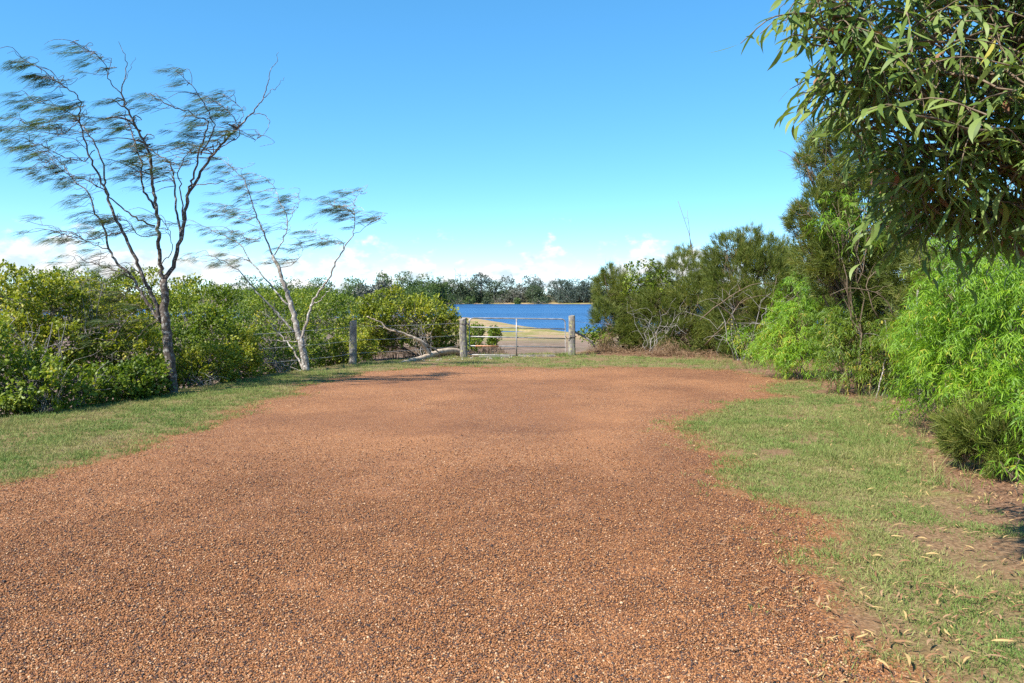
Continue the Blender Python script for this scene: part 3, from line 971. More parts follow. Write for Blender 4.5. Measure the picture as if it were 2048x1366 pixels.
shrub('sheoak_shrub', 'feathery she-oak shrub with upright plumes left of the bright wattle sapling', 'shrub', G_S,
      [(1470, 560, 23, 64, 62), (1530, 560, 22.5, 64, 60), (1480, 630, 22.4, 66, 56), (1560, 625, 22, 60, 66), (1455, 500, 23, 36, 34), (1535, 510, 22.8, 46, 36), (1500, 680, 22, 60, 36), (1500, 480, 23, 22, 26)], 'needle', 'sheoak_bush', 4200, 16, 0.21, 'bark_brown', 0.035, 34, bottom=-0.95, base=(6.3, 22.8), lump=0.26, wind=(-0.1, 0, 0.35),
      extra=bare_twigs([[(1400, 640, 22), (1450, 600, 21.4), (1500, 570, 21.3), (1560, 565, 21.4)], [(1410, 690, 22), (1450, 650, 21.2), (1490, 600, 21), (1540, 590, 21)], [(1480, 690, 21.5), (1470, 640, 21), (1440, 610, 21), (1420, 600, 21)], [(1540, 620, 21.4), (1548, 585, 21.2), (1552, 560, 21.2)]], 0.018))
shrub('climber', 'leafy green climber sprawling over the she-oak shrubs right of the gate', 'climber', None,
      [(1290, 548, 25, 40, 26), (1325, 570, 24.6, 30, 26), (1262, 585, 25, 20, 30)], 'broad', 'mangrove_green', 300, 6, 0.075, 'bark_brown', 0.012, 14, wood_name='vine', base=(4.2, 25.0))
shrub('climber', 'low leafy creeper growing over the ground right of the right gate post', 'climber', None,
      [(1180, 668, 24.3, 20, 14), (1200, 680, 24.2, 18, 14)], 'broad', 'mangrove_green', 110, 6, 0.075, 'bark_brown', 0.008, 8, wood_name='vine')
shrub('sheoak_tree', 'tall dark she-oak with feathery left edge behind the bright wattles', 'tree', None,
      [(1690, 330, 14.5, 62, 80), (1650, 440, 14.2, 62, 62), (1745, 420, 14.6, 75, 95), (1700, 540, 14.2, 80, 75), (1625, 510, 14.4, 40, 45), (1780, 560, 14.2, 75, 95), (1612, 330, 14.4, 14, 30), (1640, 275, 14.6, 24, 28), (1600, 440, 14.4, 22, 26)],
      'needle', 'sheoak_bush', 4600, 16, 0.18, 'bark_brown', 0.05, 26, wood_name='trunk', crown_name='crown', base=(6.6, 14.4), lump=0.3, stems=1.5,
      extra=bare_twigs([[(1660, 400, 14.2), (1620, 340, 14.2), (1590, 318, 14.2), (1556, 300, 14.2)], [(1650, 470, 14), (1610, 420, 14), (1590, 395, 14)], [(1760, 640, 13), (1740, 600, 12.9), (1735, 560, 12.9), (1775, 530, 12.9)], [(1790, 640, 13), (1760, 590, 12.9), (1700, 575, 12.9), (1660, 590, 12.9)]], 0.012))

G_W = 'bright green wattles along the right verge'
shrub('wattle_sapling', 'bright lime-green wattle sapling standing forward between she-oak shrubs and dark hollow', 'shrub', G_W,
      [(1596, 585, 17, 36, 42), (1604, 655, 16.8, 60, 56), (1555, 690, 16.8, 36, 42), (1605, 718, 16.4, 42, 34), (1560, 640, 17, 22, 30)], 'wattle', 'wattle', 1400, 10, 0.095, 'bark_brown', 0.014, 16, bottom=-0.95)
shrub('wattle_sapling', 'low bright green wattle at the far corner of the grass', 'shrub', G_W,
      [(1505, 685, 20.5, 30, 26), (1475, 672, 21, 22, 20), (1527, 698, 19.5, 24, 22)], 'wattle', 'wattle', 380, 9, 0.09, 'bark_brown', 0.012, 10, bottom=-0.95)
shrub('wattle_shrub', 'olive-green wattle shrub on thin bare stems in the dark hollow', 'shrub', G_W,
      [(1680, 690, 14, 46, 52), (1735, 660, 13.9, 50, 40), (1655, 640, 14.3, 36, 32), (1690, 740, 13.9, 44, 26), (1760, 735, 13.7, 40, 30), (1800, 690, 13.2, 45, 44), (1720, 600, 14.2, 40, 30)], 'wattle', 'olive_wattle', 1400, 10, 0.09, 'bark_brown', 0.009, 7, bottom=-0.95, inner=0.2)
shrub('wattle_shrub', 'bright wattle crown showing high in front of the tall she-oak', 'shrub', G_W,
      [(1690, 420, 13.6, 45, 32), (1660, 450, 13.6, 30, 24), (1720, 470, 13.6, 40, 26)], 'wattle', 'wattle', 170, 9, 0.10, 'bark_brown', 0.02, 10, bottom=-0.95, base=(5.9, 13.8))
shrub('wattle_shrub', 'large drooping bright green wattle at the right edge under the overhanging acacia', 'shrub', G_W,
      [(1910, 605, 9.2, 70, 70), (1975, 560, 8.6, 80, 85), (1865, 660, 9.6, 60, 65), (1950, 690, 8.8, 90, 75), (2040, 650, 8.2, 80, 110), (1990, 790, 8.2, 80, 60), (2060, 830, 7.6, 70, 90), (1875, 740, 9.6, 62, 50), (1850, 690, 10.2, 45, 55), (1840, 770, 10.2, 34, 30)],
      'wattle', 'wattle', 3500, 11, 0.08, 'bark_brown', 0.02, 14, bottom=-0.95, base=(4.95, 9.0), stems=8, lump=0.34)
shrub('wattle_shrub', 'small wattle shrub with few leaves on the littered earth by pale stems', 'shrub', G_W,
      [(1830, 800, 11.2, 40, 20), (1870, 810, 10.6, 34, 22), (1800, 820, 10.9, 24, 14)], 'wattle', 'wattle', 80, 8, 0.085, 'bark_brown', 0.008, 8, bottom=-0.95)
shrub('wattle_sapling', 'tiny bright wattle seedling at the right edge beside the dark low bush', 'shrub', G_W,
      [(2028, 930, 6.9, 26, 24)], 'wattle', 'wattle', 26, 9, 0.085, 'bark_brown', 0.006, 6, bottom=-0.6)
shrub('she_oak_bush', 'low dark olive bush with fine needles below the large drooping wattle', 'shrub', None,
      [(1955, 865, 7.9, 62, 50), (2010, 890, 7.6, 50, 46), (1915, 890, 8.0, 30, 30)], 'needle', 'sheoak_bush', 620, 14, 0.14, 'bark_brown', 0.010, 26, bottom=-0.95, lump=0.42, inner=0.2)
# the thicket goes on behind the first row
G_B = 'she-oaks of the back row on the right'
for lab, spec, n_, sz_ in (
        ('dark she-oak filling the hollow behind the olive wattle', [(1760, 640, 16.5, 95, 85), (1850, 560, 16.5, 110, 120), (1690, 650, 17, 75, 70), (1800, 720, 16, 70, 40)], 2200, 0.22),
        ('she-oak behind the large drooping wattle at the right edge', [(1960, 520, 12.5, 130, 130), (2080, 560, 12, 110, 150), (1900, 650, 12.5, 95, 95), (2010, 720, 11.5, 110, 90)], 2400, 0.20),
        ('she-oak behind the feathery shrub in the far right corner', [(1600, 570, 24, 80, 75), (1660, 610, 22, 75, 80), (1550, 660, 24, 60, 45)], 1800, 0.24),
        ('low she-oak behind the rounded olive shrub, close to the water', [(1420, 620, 28, 90, 60), (1330, 650, 28.5, 80, 40), (1480, 660, 27, 60, 44)], 1800, 0.26)):
    shrub('sheoak_tree', lab, 'tree', G_B, spec, 'needle', 'sheoak_bush', n_, 14, sz_, 'bark_brown', 0.045, 22, wood_name='trunk', crown_name='crown', bottom=-0.95)

tangle('tangle of bare grey branches low in the she-oak shrubs near the gate', 1300, 640, 23.7, 55, 34, 12, r=0.011, lean=(0.25, 0.1))
tangle('bare pale branches crossing in front of the feathery she-oak shrub', 1480, 640, 21.2, 70, 55, 11, r=0.012, lean=(0.2, 0.2))
tangle('bare grey dead branches in the dark hollow behind the wattles', 1775, 580, 13.6, 40, 36, 4, r=0.007)


# thin bare stems in front of the hollow, each a sapling of its own
def stem(label, pts, r, mt='bark_pale', leafn=0):
    w3 = np.array([P(*q) for q in pts])
    base = np.array([w3[0][0], w3[0][1], gz(w3[0][0], w3[0][1])])
    w3[0] = base - UP * 0.05
    g = Geo()
    pth = spline(w3, 14)
    pth[1:-1] += rng.normal(0, 0.008, (12, 3))
    g.tube(pth, np.linspace(r, r * 0.5, 14), 7)
    for k in range(5):
        a = pth[rng.integers(6, 13)]
        g.tube(wander(a, a + np.array([rng.normal(0, 0.25), rng.normal(0, 0.2), rng.uniform(0.05, 0.35)]), 6, 0.12), np.linspace(r * 0.4, r * 0.12, 6), 4, cap=False)
    root = empty('sapling', base, label, 'sapling', 'thin stems along the right verge')
    g.build('trunk', M[mt], root, base)
    f = Geo()
    B = pth[rng.integers(3, 14, max(leafn, 8))] + rnd(max(leafn, 8), 0.06)
    n = len(B)
    leaves(f, OVAL, B, rnd(n) + UP * 0.2, UP + rnd(n, 0.5), 0.06 * rng.uniform(0.6, 1.3, n), 0.03, rng.uniform(0.5, 1, n))
    o = f.build('foliage', M['mangrove'], root, base, smooth=False)
    o['kind'] = 'stuff'


stem('thin straight pale stem left of the dark hollow, with small yellowish leaves', [(1724, 772, 13.9), (1722, 720, 13.9), (1720, 660, 14), (1716, 600, 14.1)], 0.022, leafn=60)
stem('thin brown stem just right of the straight pale stem', [(1740, 775, 13.6), (1742, 720, 13.6), (1738, 650, 13.7)], 0.016, 'bark_brown', 20)
stem('slender yellowish stem leaning right out of the dark hollow', [(1752, 770, 13.4), (1768, 730, 13.3), (1775, 680, 13.3), (1770, 640, 13.3)], 0.012, 'bark_pale', 40)
stem('whitish stem at the left side of the large drooping wattle', [(1843, 790, 12.2), (1838, 730, 12.1), (1832, 650, 12), (1836, 580, 11.9)], 0.028, 'bark_pale', 10)
stem('short white stem showing under the large drooping wattle', [(1928, 840, 10.2), (1922, 770, 10.1), (1918, 690, 10.0), (1905, 620, 9.9)], 0.026, 'bark_pale', 10)
stem('pale spindly weed with yellowish leaves at the far corner of the grass', [(1490, 705, 20.6), (1478, 670, 20.4), (1455, 645, 20.2)], 0.012, 'bark_pale', 50)


# --- the acacia that overhangs the picture at the upper right
def acacia():
    base = np.array([4.9, 5.6, gz(4.9, 5.6)])
    root = empty('acacia_tree', base, 'big acacia with sickle-shaped leaves overhanging the upper right of the picture', 'tree')
    wood, fol = Geo(), Geo()
    crotch = base + np.array([-0.1, -0.3, 2.3])
    wood.tube(spline([base - UP * 0.1, base + np.array([0.06, 0, 0.7]), crotch], 12), np.linspace(0.15, 0.11, 12), 10)
    lobes = px_lobes([(1960, 80, 4.4, 190, 170), (1800, 110, 4.1, 135, 125), (1705, 100, 4.0, 85, 105), (1880, 290, 4.5, 150, 115), (1735, 220, 4.2, 75, 90), (2020, 330, 4.4, 130, 130), (1850, 410, 4.8, 80, 75),
                      (1960, 440, 4.7, 110, 65), (1655, 30, 3.9, 60, 75), (1900, -170, 4.4, 240, 150), (2150, 150, 4.4, 150, 260), (1730, -90, 4.1, 120, 110), (1800, 340, 4.6, 60, 70), (2040, 470, 4.9, 90, 50), (1770, 440, 5.2, 45, 50)], 1.1)
    Pt, Nm = lobe_clusters(lobes, 1120, 0.30, 0.16, -0.95)
    # sprigs that stick out against the sky
    sp = [P(1560, 40, 3.8), P(1535, 45, 3.75), P(1590, 75, 3.8), P(1585, 15, 3.8), P(1660, 170, 4.0), P(1650, 200, 4.05), P(1665, 235, 4.1), P(1710, 300, 4.2), P(1770, 370, 4.3), P(1795, 400, 4.4), P(1770, 215, 3.6), P(1850, 200, 3.6), P(1960, 210, 3.7), P(1900, 120, 3.6), P(1990, 90, 3.6), P(1820, 60, 3.6), P(1930, 300, 3.9), P(2010, 260, 3.8)]
    Pt = np.concatenate([Pt, np.array(sp)])
    Nm = np.concatenate([Nm, unit(np.tile(np.array([-1.0, -0.3, -0.1]), (len(sp), 1)) + rnd(len(sp), 0.2))])
    cen = np.array([l[0] for l in lobes])
    limbs = []
    for c, rr in lobes:
        pth = wander(crotch, c, 12, 0.07)
        wood.tube(pth, np.linspace(0.034, 0.010, 12), 6)
        limbs.append(pth)
    n = len(Pt)
    near = np.argmin(np.linalg.norm(Pt[:, None] - cen[None], axis=2), 1)
    allB, allD, allN, allL, allT = [], [], [], [], []
    for i in range(n):
        L = rng.uniform(0.22, 0.45)
        ax = unit(Nm[i] * 0.8 + rng.normal(0, 0.4, 3) + np.array([-0.15, -0.15, 0.0]))
        a = limbs[near[i]][rng.integers(7, 12)]
        s = Pt[i] - ax * L * 0.6
        br = spline([s, s + ax * L * 0.5 + UP * 0.02, s + ax * L - UP * 0.05 * L / 0.3], 8)
        if i % 2 == 0:
            wood.tube(wander(a, s, 7, 0.07), np.linspace(0.010, 0.004, 7), 4, cap=False)
        wood.tube(br, np.linspace(0.004, 0.0018, 8), 4, cap=False)
        k = int(rng.integers(7, 12))
        q = np.linspace(0.1, 1, k)
        idx = np.clip((q * 7).astype(int), 0, 7)
        B = br[idx]
        side = unit(np.cross(ax, UP) + 1e-6)
        sg = np.where(np.arange(k) % 2, 1, -1)[:, None]
        D = ax * 0.45 + side * sg * 0.5 - UP * rng.uniform(0.25, 1.0, (k, 1)) + rnd(k, 0.22)
        allB.append(B)
        allD.append(unit(D))
        allN.append(unit(side * sg * 0.9 + rnd(k, 0.45) + np.array([-0.3, -0.5, 0.5])))
        allL.append(rng.uniform(0.075, 0.185, k) * rng.uniform(0.8, 1.08))
        allT.append(0.45 + rng.normal(0, 0.17) + rng.normal(0, 0.16, k))
    B, D, N, L, T = (np.concatenate(x) for x in (allB, allD, allN, allL, allT))
    # the 300 leaves that show largest: in the frame, near and outermost
    px = 1024 + F * B[:, 0] / B[:, 1]
    py = HY - F * (B[:, 2] - EYE) / B[:, 1]
    inside = (px > 1440) & (px < 2048) & (py > 0) & (py < 640)
    bins = {}
    score = B[:, 1] - 2.0 * L
    order = np.argsort(np.where(inside, score, 99))
    chosen = []
    for i in order:            # spread them: no more than a few from one small patch
        if not inside[i]:
            break
        key = (int(px[i] // 55), int(py[i] // 55))
        if bins.get(key, 0) < 4:
            bins[key] = bins.get(key, 0) + 1
            chosen.append(i)
        if len(chosen) == 300:
            break
    ch = np.zeros(len(B), bool)
    ch[chosen] = True
    kind = rng.integers(0, 4, len(B))
    dead = (rng.uniform(0, 1, len(B)) < 0.03) & ~ch
    for q in range(4):
        s = ~ch & (kind == q) & ~dead
        leaves(fol, SICKLES[q], B[s], D[s], N[s], L[s], L[s] * 0.155, T[s])
    wood.build('trunk', M['bark_brown'], root, base)
    f = fol.build('crown', M['phyllode'], root, base, smooth=True)
    f['kind'] = 'stuff'
    dg = Geo()
    leaves(dg, SICKLES[0], B[dead], D[dead], N[dead], L[dead] * 0.8, L[dead] * 0.2, rng.uniform(0, 0.6, dead.sum()))
    o = dg.build('withered_foliage', M['dead_leaf'], root, base)
    o['kind'] = 'stuff'
    meshes = {}
    for q in range(4):
        for tn in range(4):
            v, lp, sz = SICKLES[q]
            g = Geo()
            g.add(v * np.array([1, 0.155, 1]), lp, sz, np.full(len(v), 0.3 + 0.17 * tn))
            ob = g.build('leaf', M['phyllode'])
            meshes[q, tn] = ob.data
            bpy.data.objects.remove(ob)
    from mathutils import Matrix
    for i in chosen:
        d_ = D[i]
        s_ = unit(np.cross(d_, N[i]))
        n_ = np.cross(s_, d_)
        o = bpy.data.objects.new('leaf', meshes[int(kind[i]), int(np.clip((T[i] - 0.2) * 8, 0, 3))])
        C.objects.link(o)
        o.parent = root
        pos = B[i] - base
        o.matrix_local = Matrix(((d_[0] * L[i], s_[0] * L[i], n_[0] * L[i], pos[0]), (d_[1] * L[i], s_[1] * L[i], n_[1] * L[i], pos[1]), (d_[2] * L[i], s_[2] * L[i], n_[2] * L[i], pos[2]), (0, 0, 0, 1)))


acacia()


# ------------------------------------------------------------------ far shore
def far_tree(name, label, px, d, top, wpx, mt, n, leaf, trunk_frac=0.35, flat=0.5, group='trees on the far shore', lobes_n=6, bark='bark_grey', wood_only=False, base_up=0.0):
    x = (px - 1024) / F * d
    bz = gz(x, d)
    base = np.array([x, d, bz])
    zt = EYE - (top - HY) / F * d
    h = zt - bz
    rw = wpx / 2 / F * d
    root = empty(name, base, label, 'tree', group)
    wood, fol = Geo(), Geo()
    if wood_only:
        for i in range(5):
            e = base + np.array([rng.uniform(-1, 1) * rw, rng.uniform(-1, 1) * rw, h * rng.uniform(0.75, 1)])
            p = wander(base, e, 9, 0.12)
            wood.tube(p, np.linspace(0.16, 0.04, 9), 5)
            for k in range(4):
                s = p[rng.integers(4, 9)]
                wood.tube(wander(s, s + np.array([rng.normal(0, 0.9), rng.normal(0, 0.6), rng.uniform(0.2, 1.3)]), 5, 0.15), np.linspace(0.06, 0.02, 5), 4)
        wood.build('trunk', M['dead_wood'], root, base)
        return root
    lobes = []
    for i in range(lobes_n):
        a = rng.uniform(-1, 1)
        f = rng.uniform(trunk_frac, 1.0)
        r = rw * rng.uniform(0.34, 0.55)
        lobes.append((base + np.array([a * (rw - r * 0.8), rng.uniform(-0.6, 0.6) * rw, h * f * (1 - 0.25 * abs(a)) - r * flat * 0.8]), np.array([r, r, r * flat])))
    lobes.append((base + np.array([0, 0, h - rw * 0.4 * flat]), np.array([rw * 0.5, rw * 0.5, rw * 0.4 * flat])))
    Pt, Nm = lobe_clusters(lobes, n, 0.3, 0.25, -0.7)
    ok = Pt[:, 2] > bz + 0.1
    Pt, Nm = Pt[ok], Nm[ok]
    skeleton(wood, base, lobes, Pt, 0.13, 8, 2, 0.03, 4)
    foliage(fol, 'broad', Pt, Nm, 4, leaf)
    wood.build('trunk', M[bark], root, base)
    f = fol.build('crown', M[mt], root, base, smooth=False)
    f['kind'] = 'stuff'
    return root


FT = [
    # px, d, top, width, material, n, label, wood only
    (705, 165, 556, 60, 'far_green', 420, 'green bushy tree far behind the right limb of the pale leaning tree'),
    (728, 120, 570, 56, 'far_grey', 420, 'greyish half-bare far tree above the left part of the rounded mangrove'),
    (762, 125, 566, 44, 'far_grey', 320, 'second greyish half-bare far tree, right of the first and lower than the green ones'),
    (765, 170, 546, 56, 'far_green', 460, 'round dark green far tree, highest above the rounded mangrove'),
    (805, 172, 545, 60, 'far_green', 480, 'wide dark green far tree just right of the highest round one'),
    (850, 175, 549, 56, 'far_green', 440, 'dark green far tree above the right part of the rounded mangrove'),
    (882, 178, 556, 44, 'far_green', 360, 'small dark green far tree left of the bare dead one'),
    (838, 130, 574, 90, 'far_green', 460, 'low light green far thicket tree close above the rounded mangrove'),
    (905, 236, 560, 52, 'far_leaf', 380, 'dark far tree above the left gate post, in front of the bare dead tree'),
    (935, 238, 562, 50, 'far_leaf', 360, 'dark green far tree just right of the bare dead tree'),
    (962, 242, 549, 54, 'far_haze_blue', 420, 'tall blue-grey far tree with rounded top right of the bare dead tree'),
    (990, 240, 562, 44, 'far_leaf', 330, 'dark far tree standing above the left half of gate'),
    (1016, 245, 554, 44, 'far_haze_blue', 300, 'thin blue-grey far tree above the middle bar of gate'),
    (1040, 238, 572, 50, 'far_grey', 300, 'low greyish far tree above the middle of the gate'),
    (1062, 246, 552, 50, 'far_haze_blue', 260, 'open-crowned far tree leaning right with sky through its crown'),
    (1068, 236, 573, 40, 'far_leaf', 300, 'dark round far tree below the open-crowned leaning one'),
    (1120, 240, 560, 66, 'far_haze_blue', 520, 'broad blue-grey far tree above the right part of the gate'),
    (1150, 238, 559, 64, 'far_haze_blue', 520, 'broad blue-grey far tree directly above the right gate post'),
    (1183, 236, 556, 56, 'far_haze_blue', 460, 'blue-grey far tree partly hidden by the she-oak shrub right of the gate'),
    (1230, 240, 556, 80, 'far_haze_blue', 300, 'far tree behind the she-oak shrub right of the gate'),
    (640, 160, 556, 70, 'far_green', 380, 'green far tree behind the upper stems of the pale leaning tree'),
    (575, 155, 555, 80, 'far_green', 380, 'green far tree glimpsed between the limbs of the pale leaning tree'),
    (500, 150, 553, 80, 'far_green', 380, 'far tree seen low between the two wind-swept trees'),
]
for px, d, top, wpx, mt, n, lab in FT:
    far_tree('far_tree', lab, px, d, top, wpx * 1.25, mt, int(n * 3.6), 0.44 if d > 200 else 0.36, trunk_frac=0.25 if d < 200 else 0.32, flat=0.85 if mt in ('far_green', 'far_grey') else 0.7, lobes_n=11)
far_tree('dead_tree', 'bare dead tree rising above the far trees over the left gate post', 918, 240, 541, 34, None, 0, 0, wood_only=True)
# the scrub under and behind those trees reads as one mass
g = Geo()
c = 3600
sx = rng.uniform(-75, 45, c)
sy = rng.uniform(240, 262, c)
sy = np.where(sx < -18, rng.uniform(176, 215, c), sy)
hh = (1.2 + 2.8 * fbm(sx, sy, 0.09, 201, 3)) * rng.uniform(0, 1, c) ** 0.6
gap = (sx > 9.0) & (sx < 11.8)
hh = np.where(gap, hh * 0.25, hh)
Bp = np.stack([sx, sy, ground_z(sx, sy) + hh], 1)
foliage(g, 'broad', Bp, unit(rnd(c) + np.array([-0.3, -0.8, 0.7])), 7, 0.46)
o = g.build('far_scrub', M['far_leaf'], smooth=False)
tag(o, 'dense dark scrub beneath the trees along the far shore', 'scrub', kind='stuff')
# low bushes along the far water's edge
for px, d, top, wpx, mt, lab in ((940, 229, 594, 34, 'far_green', 'pale green rounded bush at the left end of the far beach'),
                                 (972, 231, 597, 30, 'far_leaf', 'low dark bush on the far shore left of the gate middle'),
                                 (1034, 230, 598, 14, 'far_green', 'small round green bush on the far shore above the gate middle bar'),
                                 (1078, 231, 594, 40, 'far_leaf', 'dark green bush on the far shore right of the sandy ledge'),
                                 (1000, 236, 590, 60, 'far_grey', 'low greyish scrub on the far shore behind the small round bush'),
                                 (1130, 236, 592, 50, 'far_haze_blue', 'dark low bush on the far shore above the right part of gate'),
                                 (900, 222, 592, 50, 'far_leaf', 'dark low bush on the far shore beside the rounded mangrove')):
    far_tree('far_bush', lab, px, d, top, wpx, mt, 220, 0.4, trunk_frac=0.3, flat=0.9, group='bushes on the far shore', lobes_n=4)


# ------------------------------------------------------------------ fence, gate, driftwood
def post(label, px, d, top_py, w, seed, cut):
    g = Geo()
    x = (px - 1024) / F * d
    base = np.array([x, d, gz(x, d)])
    zt = EYE - (top_py - HY) / F * d
    rr = np.random.default_rng(seed)
    n, s = 12, 14
    hts = np.linspace(base[2] - 0.15, zt, n)
    ang = np.arange(s) * 2 * np.pi / s
    prof = 1 + 0.10 * np.cos(2 * ang + rr.uniform(0, 6)) + rr.normal(0, 0.05, s)
    V = []
    drift = np.cumsum(rr.normal(0, 0.004, (n, 2)), 0)
    for i, hz in enumerate(hts):
        f = i / (n - 1)
        r = w / 2 * (1.06 - 0.10 * f) * prof * (1 + rr.normal(0, 0.018, s))
        zz = np.full(s, hz)
        if i == n - 1:
            zz = zz + cut * np.cos(ang - 0.8) * r + rr.normal(0, 0.006, s)
        V.append(np.stack([x + drift[i, 0] + r * np.cos(ang), d + drift[i, 1] + r * np.sin(ang), zz], 1))
    V.append(np.array([[x + drift[-1, 0], d + drift[-1, 1], zt - 0.012]]))
    i = np.arange(n - 1)[:, None] * s
    j = np.arange(s)[None]
    k = (j + 1) % s
    q = np.stack([i + j, i + k, i + s + k, i + s + j], -1).reshape(-1)
    c = n * s
    tri = np.stack([(n - 1) * s + np.arange(s), (n - 1) * s + (np.arange(s) + 1) % s, np.full(s, c)], 1).ravel()
    g.add(np.concatenate(V), np.concatenate([q, tri]), [4] * ((n - 1) * s) + [3] * s)
    root = empty('fence_post', base, label, 'fence post', 'weathered timber posts of the fence')
    g.build('timber', M['post_wood'], root, base, smooth=False)
    return root, base, zt


pA, bA, zA = post('lone weathered timber fence post with yellow lichen standing left of the driftwood', 706, 19.8, 642, 0.165, 3, 0.15)
pB, bB, zB = post('weathered timber gate post at the hinge side, left of the steel gate', 926.5, 22.3, 637.5, 0.185, 4, 0.35)
pC, bC, zC = post('weathered timber gate post at the latch side, right of the steel gate', 1145, 23.1, 631.5, 0.19, 5, 0.1)
for root, b0, zt in ((pB, bB, zB), (pC, bC, zC)):
    g = Geo()
    th = np.linspace(0, 2 * np.pi, 15)
    zc = b0[2] + (0.92 if root is pB else 0.52)
    g.tube(np.stack([b0[0] + 0.108 * np.cos(th), b0[1] + 0.108 * np.sin(th), zc + 0.012 * np.sin(th)], 1), 0.008, 5)
    g.build('wire_tie', M['iron'], root, b0)

gate = empty('steel_gate', P(938, 713, 22.35), 'galvanised tubular steel farm gate with rounded top corners between the timber posts', 'gate')
go = np.array(gate.location)
DL, DM, DR = 22.35, 22.7, 23.05


def bar(name, pts, r, mt='galv', parent=gate, sides=8):
    g = Geo()
    g.tube(pts, r, sides)
    return g.build(name, M[mt], parent, np.array(gate.location))


def arc(a, corner, b, n=6):
    t = np.linspace(0, 1, n)[:, None]
    return (1 - t)**2 * a + 2 * t * (1 - t) * corner + t**2 * b


fl = [P(938.5, 711.5, DL), P(938.5, 645, DL)]
ft = [P(948, 636, DL + 0.04), P(1122, 638, DR - 0.04)]
fr = [P(1130.5, 647, DR), P(1130.5, 711, DR)]
bar('frame', np.concatenate([[fl[0]], arc(fl[1], P(938.5, 636, DL), ft[0]), [(ft[0] + ft[1]) / 2], arc(ft[1], P(1130.5, 638, DR), fr[0]), [fr[1]]]), 0.018)
for yl, yr in ((654, 658), (673, 677), (691.5, 694.5), (709.5, 711.5)):
    a, b_ = P(939, yl, DL), P(1130, yr, DR)
    bar('rail', np.array([a, (a + b_) / 2, b_]), 0.016)
a, b_ = P(939, 691.5, DL), P(1130, 694.5, DR)
tt = [0.06, 0.18, 0.30]
o = bar('rust_patch', np.array([a + (b_ - a) * q for q in tt]), 0.0172, 'rust')
o['label'] = 'orange rusty stretch of the fourth rail'
bar('upright', np.array([P(1033, 637.5, DM) + [0, -0.03, 0], P(1033, 675, DM) + [0, -0.03, 0], P(1033, 711, DM) + [0, -0.03, 0]]), 0.018)
for py in (648, 703):
    bar('hinge', np.array([P(931, py, 22.3), P(938.5, py, DL)]), 0.016)
ch = spline([P(1130.5, 672, DR) + [0, -0.03, 0], P(1136, 678, 23.0), P(1142, 673, 22.98)], 8)
bar('latch_chain', ch, 0.011, 'iron')


def wire(label, pts, sag=0.02, r=0.0035):
    g = Geo()
    allp = []
    for a, b_ in zip(pts[:-1], pts[1:]):
        t = np.linspace(0, 1, 14)[:, None]
        p = a * (1 - t) + b_ * t
        p[:, 2] -= sag * 4 * (t * (1 - t))[:, 0]
        allp.append(p if len(allp) == 0 else p[1:])
    p = np.concatenate(allp)
    g.tube(p, r, 4)
    for q in range(4, len(p) - 2, 2):      # barbs
        c = p[q]
        g.tube([c + [-0.012, 0, -0.018], c + [0.012, 0, 0.018]], 0.0016, 3)
    o = g.build('fence_wire', M['wire'], None, p[0])
    o.location = p[0]
    return tag(o, label, 'wire', 'strands of the fence wire')


for lab, hB, hA, hT in (('top strand of barbed wire running left from the gate post to the pale tree', 0.93, 0.93, 0.90),
                        ('middle strand of barbed wire running left from the gate post to the pale tree', 0.60, 0.60, 0.58),
                        ('lowest strand of barbed wire running left from the gate post to the pale tree', 0.30, 0.28, 0.27)):
    wire(lab, [bB + [-0.09, -0.02, hB], bA + [0.03, -0.088, hA], P(610, 742, 18.2) * [1, 1, 0] + [0, -0.06, hT], np.array([-6.05, 17.2, hT - 0.05])])
wire('loose wire sagging from the right gate post into the she-oak shrubs', [bC + [0.09, 0, 0.95], np.array([2.7, 24.1, 0.85]), np.array([3.4, 24.8, 0.8])])

# driftwood
log = empty('driftwood_log', P(855, 714, 21.6), 'bleached fallen driftwood trunk with a long forked branch beside the left gate post', 'driftwood')
lo = np.array(log.location)


def dpath(name, pts, radii, mt):
    g = Geo()
    w3 = np.array([P(*q) for q in pts])
    n = len(pts) * 4
    pth = spline(w3, n)
    pth[1:-1] += rng.normal(0, 0.006, (n - 2, 3))
    r = np.interp(np.linspace(0, 1, n), np.linspace(0, 1, len(radii)), radii) * (1 + rng.normal(0, 0.04, n))
    g.tube(pth, r, 9)
    return g.build(name, M[mt], log, lo)


dpath('trunk', [(921, 704, 22.9), (899, 702, 22.6), (878, 705, 22.2), (858, 712, 21.8), (844, 717, 21.4), (817, 723, 20.9), (793, 729, 20.2)], [0.085, 0.09, 0.085, 0.08, 0.065, 0.05, 0.02], 'driftwood')
dpath('branch', [(858, 708, 21.8), (850, 696, 21.7), (843, 684, 21.6), (828, 676, 21.5), (811, 668, 21.4), (797, 664, 21.3), (784, 661, 21.25), (771, 656, 21.2), (766, 648, 21.2), (752, 641, 21.1), (734, 633, 21)], [0.075, 0.06, 0.035, 0.03, 0.022, 0.018, 0.012], 'driftwood')
dpath('branch', [(800, 665, 21.3), (790, 660, 21.2), (781, 656, 21.1)], [0.022, 0.018, 0.01], 'dead_wood')
dpath('branch', [(772, 657, 21.2), (764, 654, 21.2), (757, 651, 21.3)], [0.012, 0.008, 0.004], 'dead_wood')
dpath('branch', [(886, 707, 22.0), (868, 698, 21.6), (852, 688, 21.4), (845, 681, 21.4)], [0.018, 0.02, 0.018, 0.01], 'bark_grey')

# pole fallen against the right gate post
g = Geo()
pp = spline([P(1150, 664, 23.25), P(1166, 672, 23.3), P(1180, 681, 23.3), P(1190, 694, 23.4)], 10)
g.tube(pp, np.linspace(0.035, 0.022, 10), 7)
o = g.build('fallen_branch', M['dead_wood'], None, pp[-1])
o.location = pp[-1]
tag(o, 'weathered branch leaning from the right gate post down into the shrubs', 'branch')
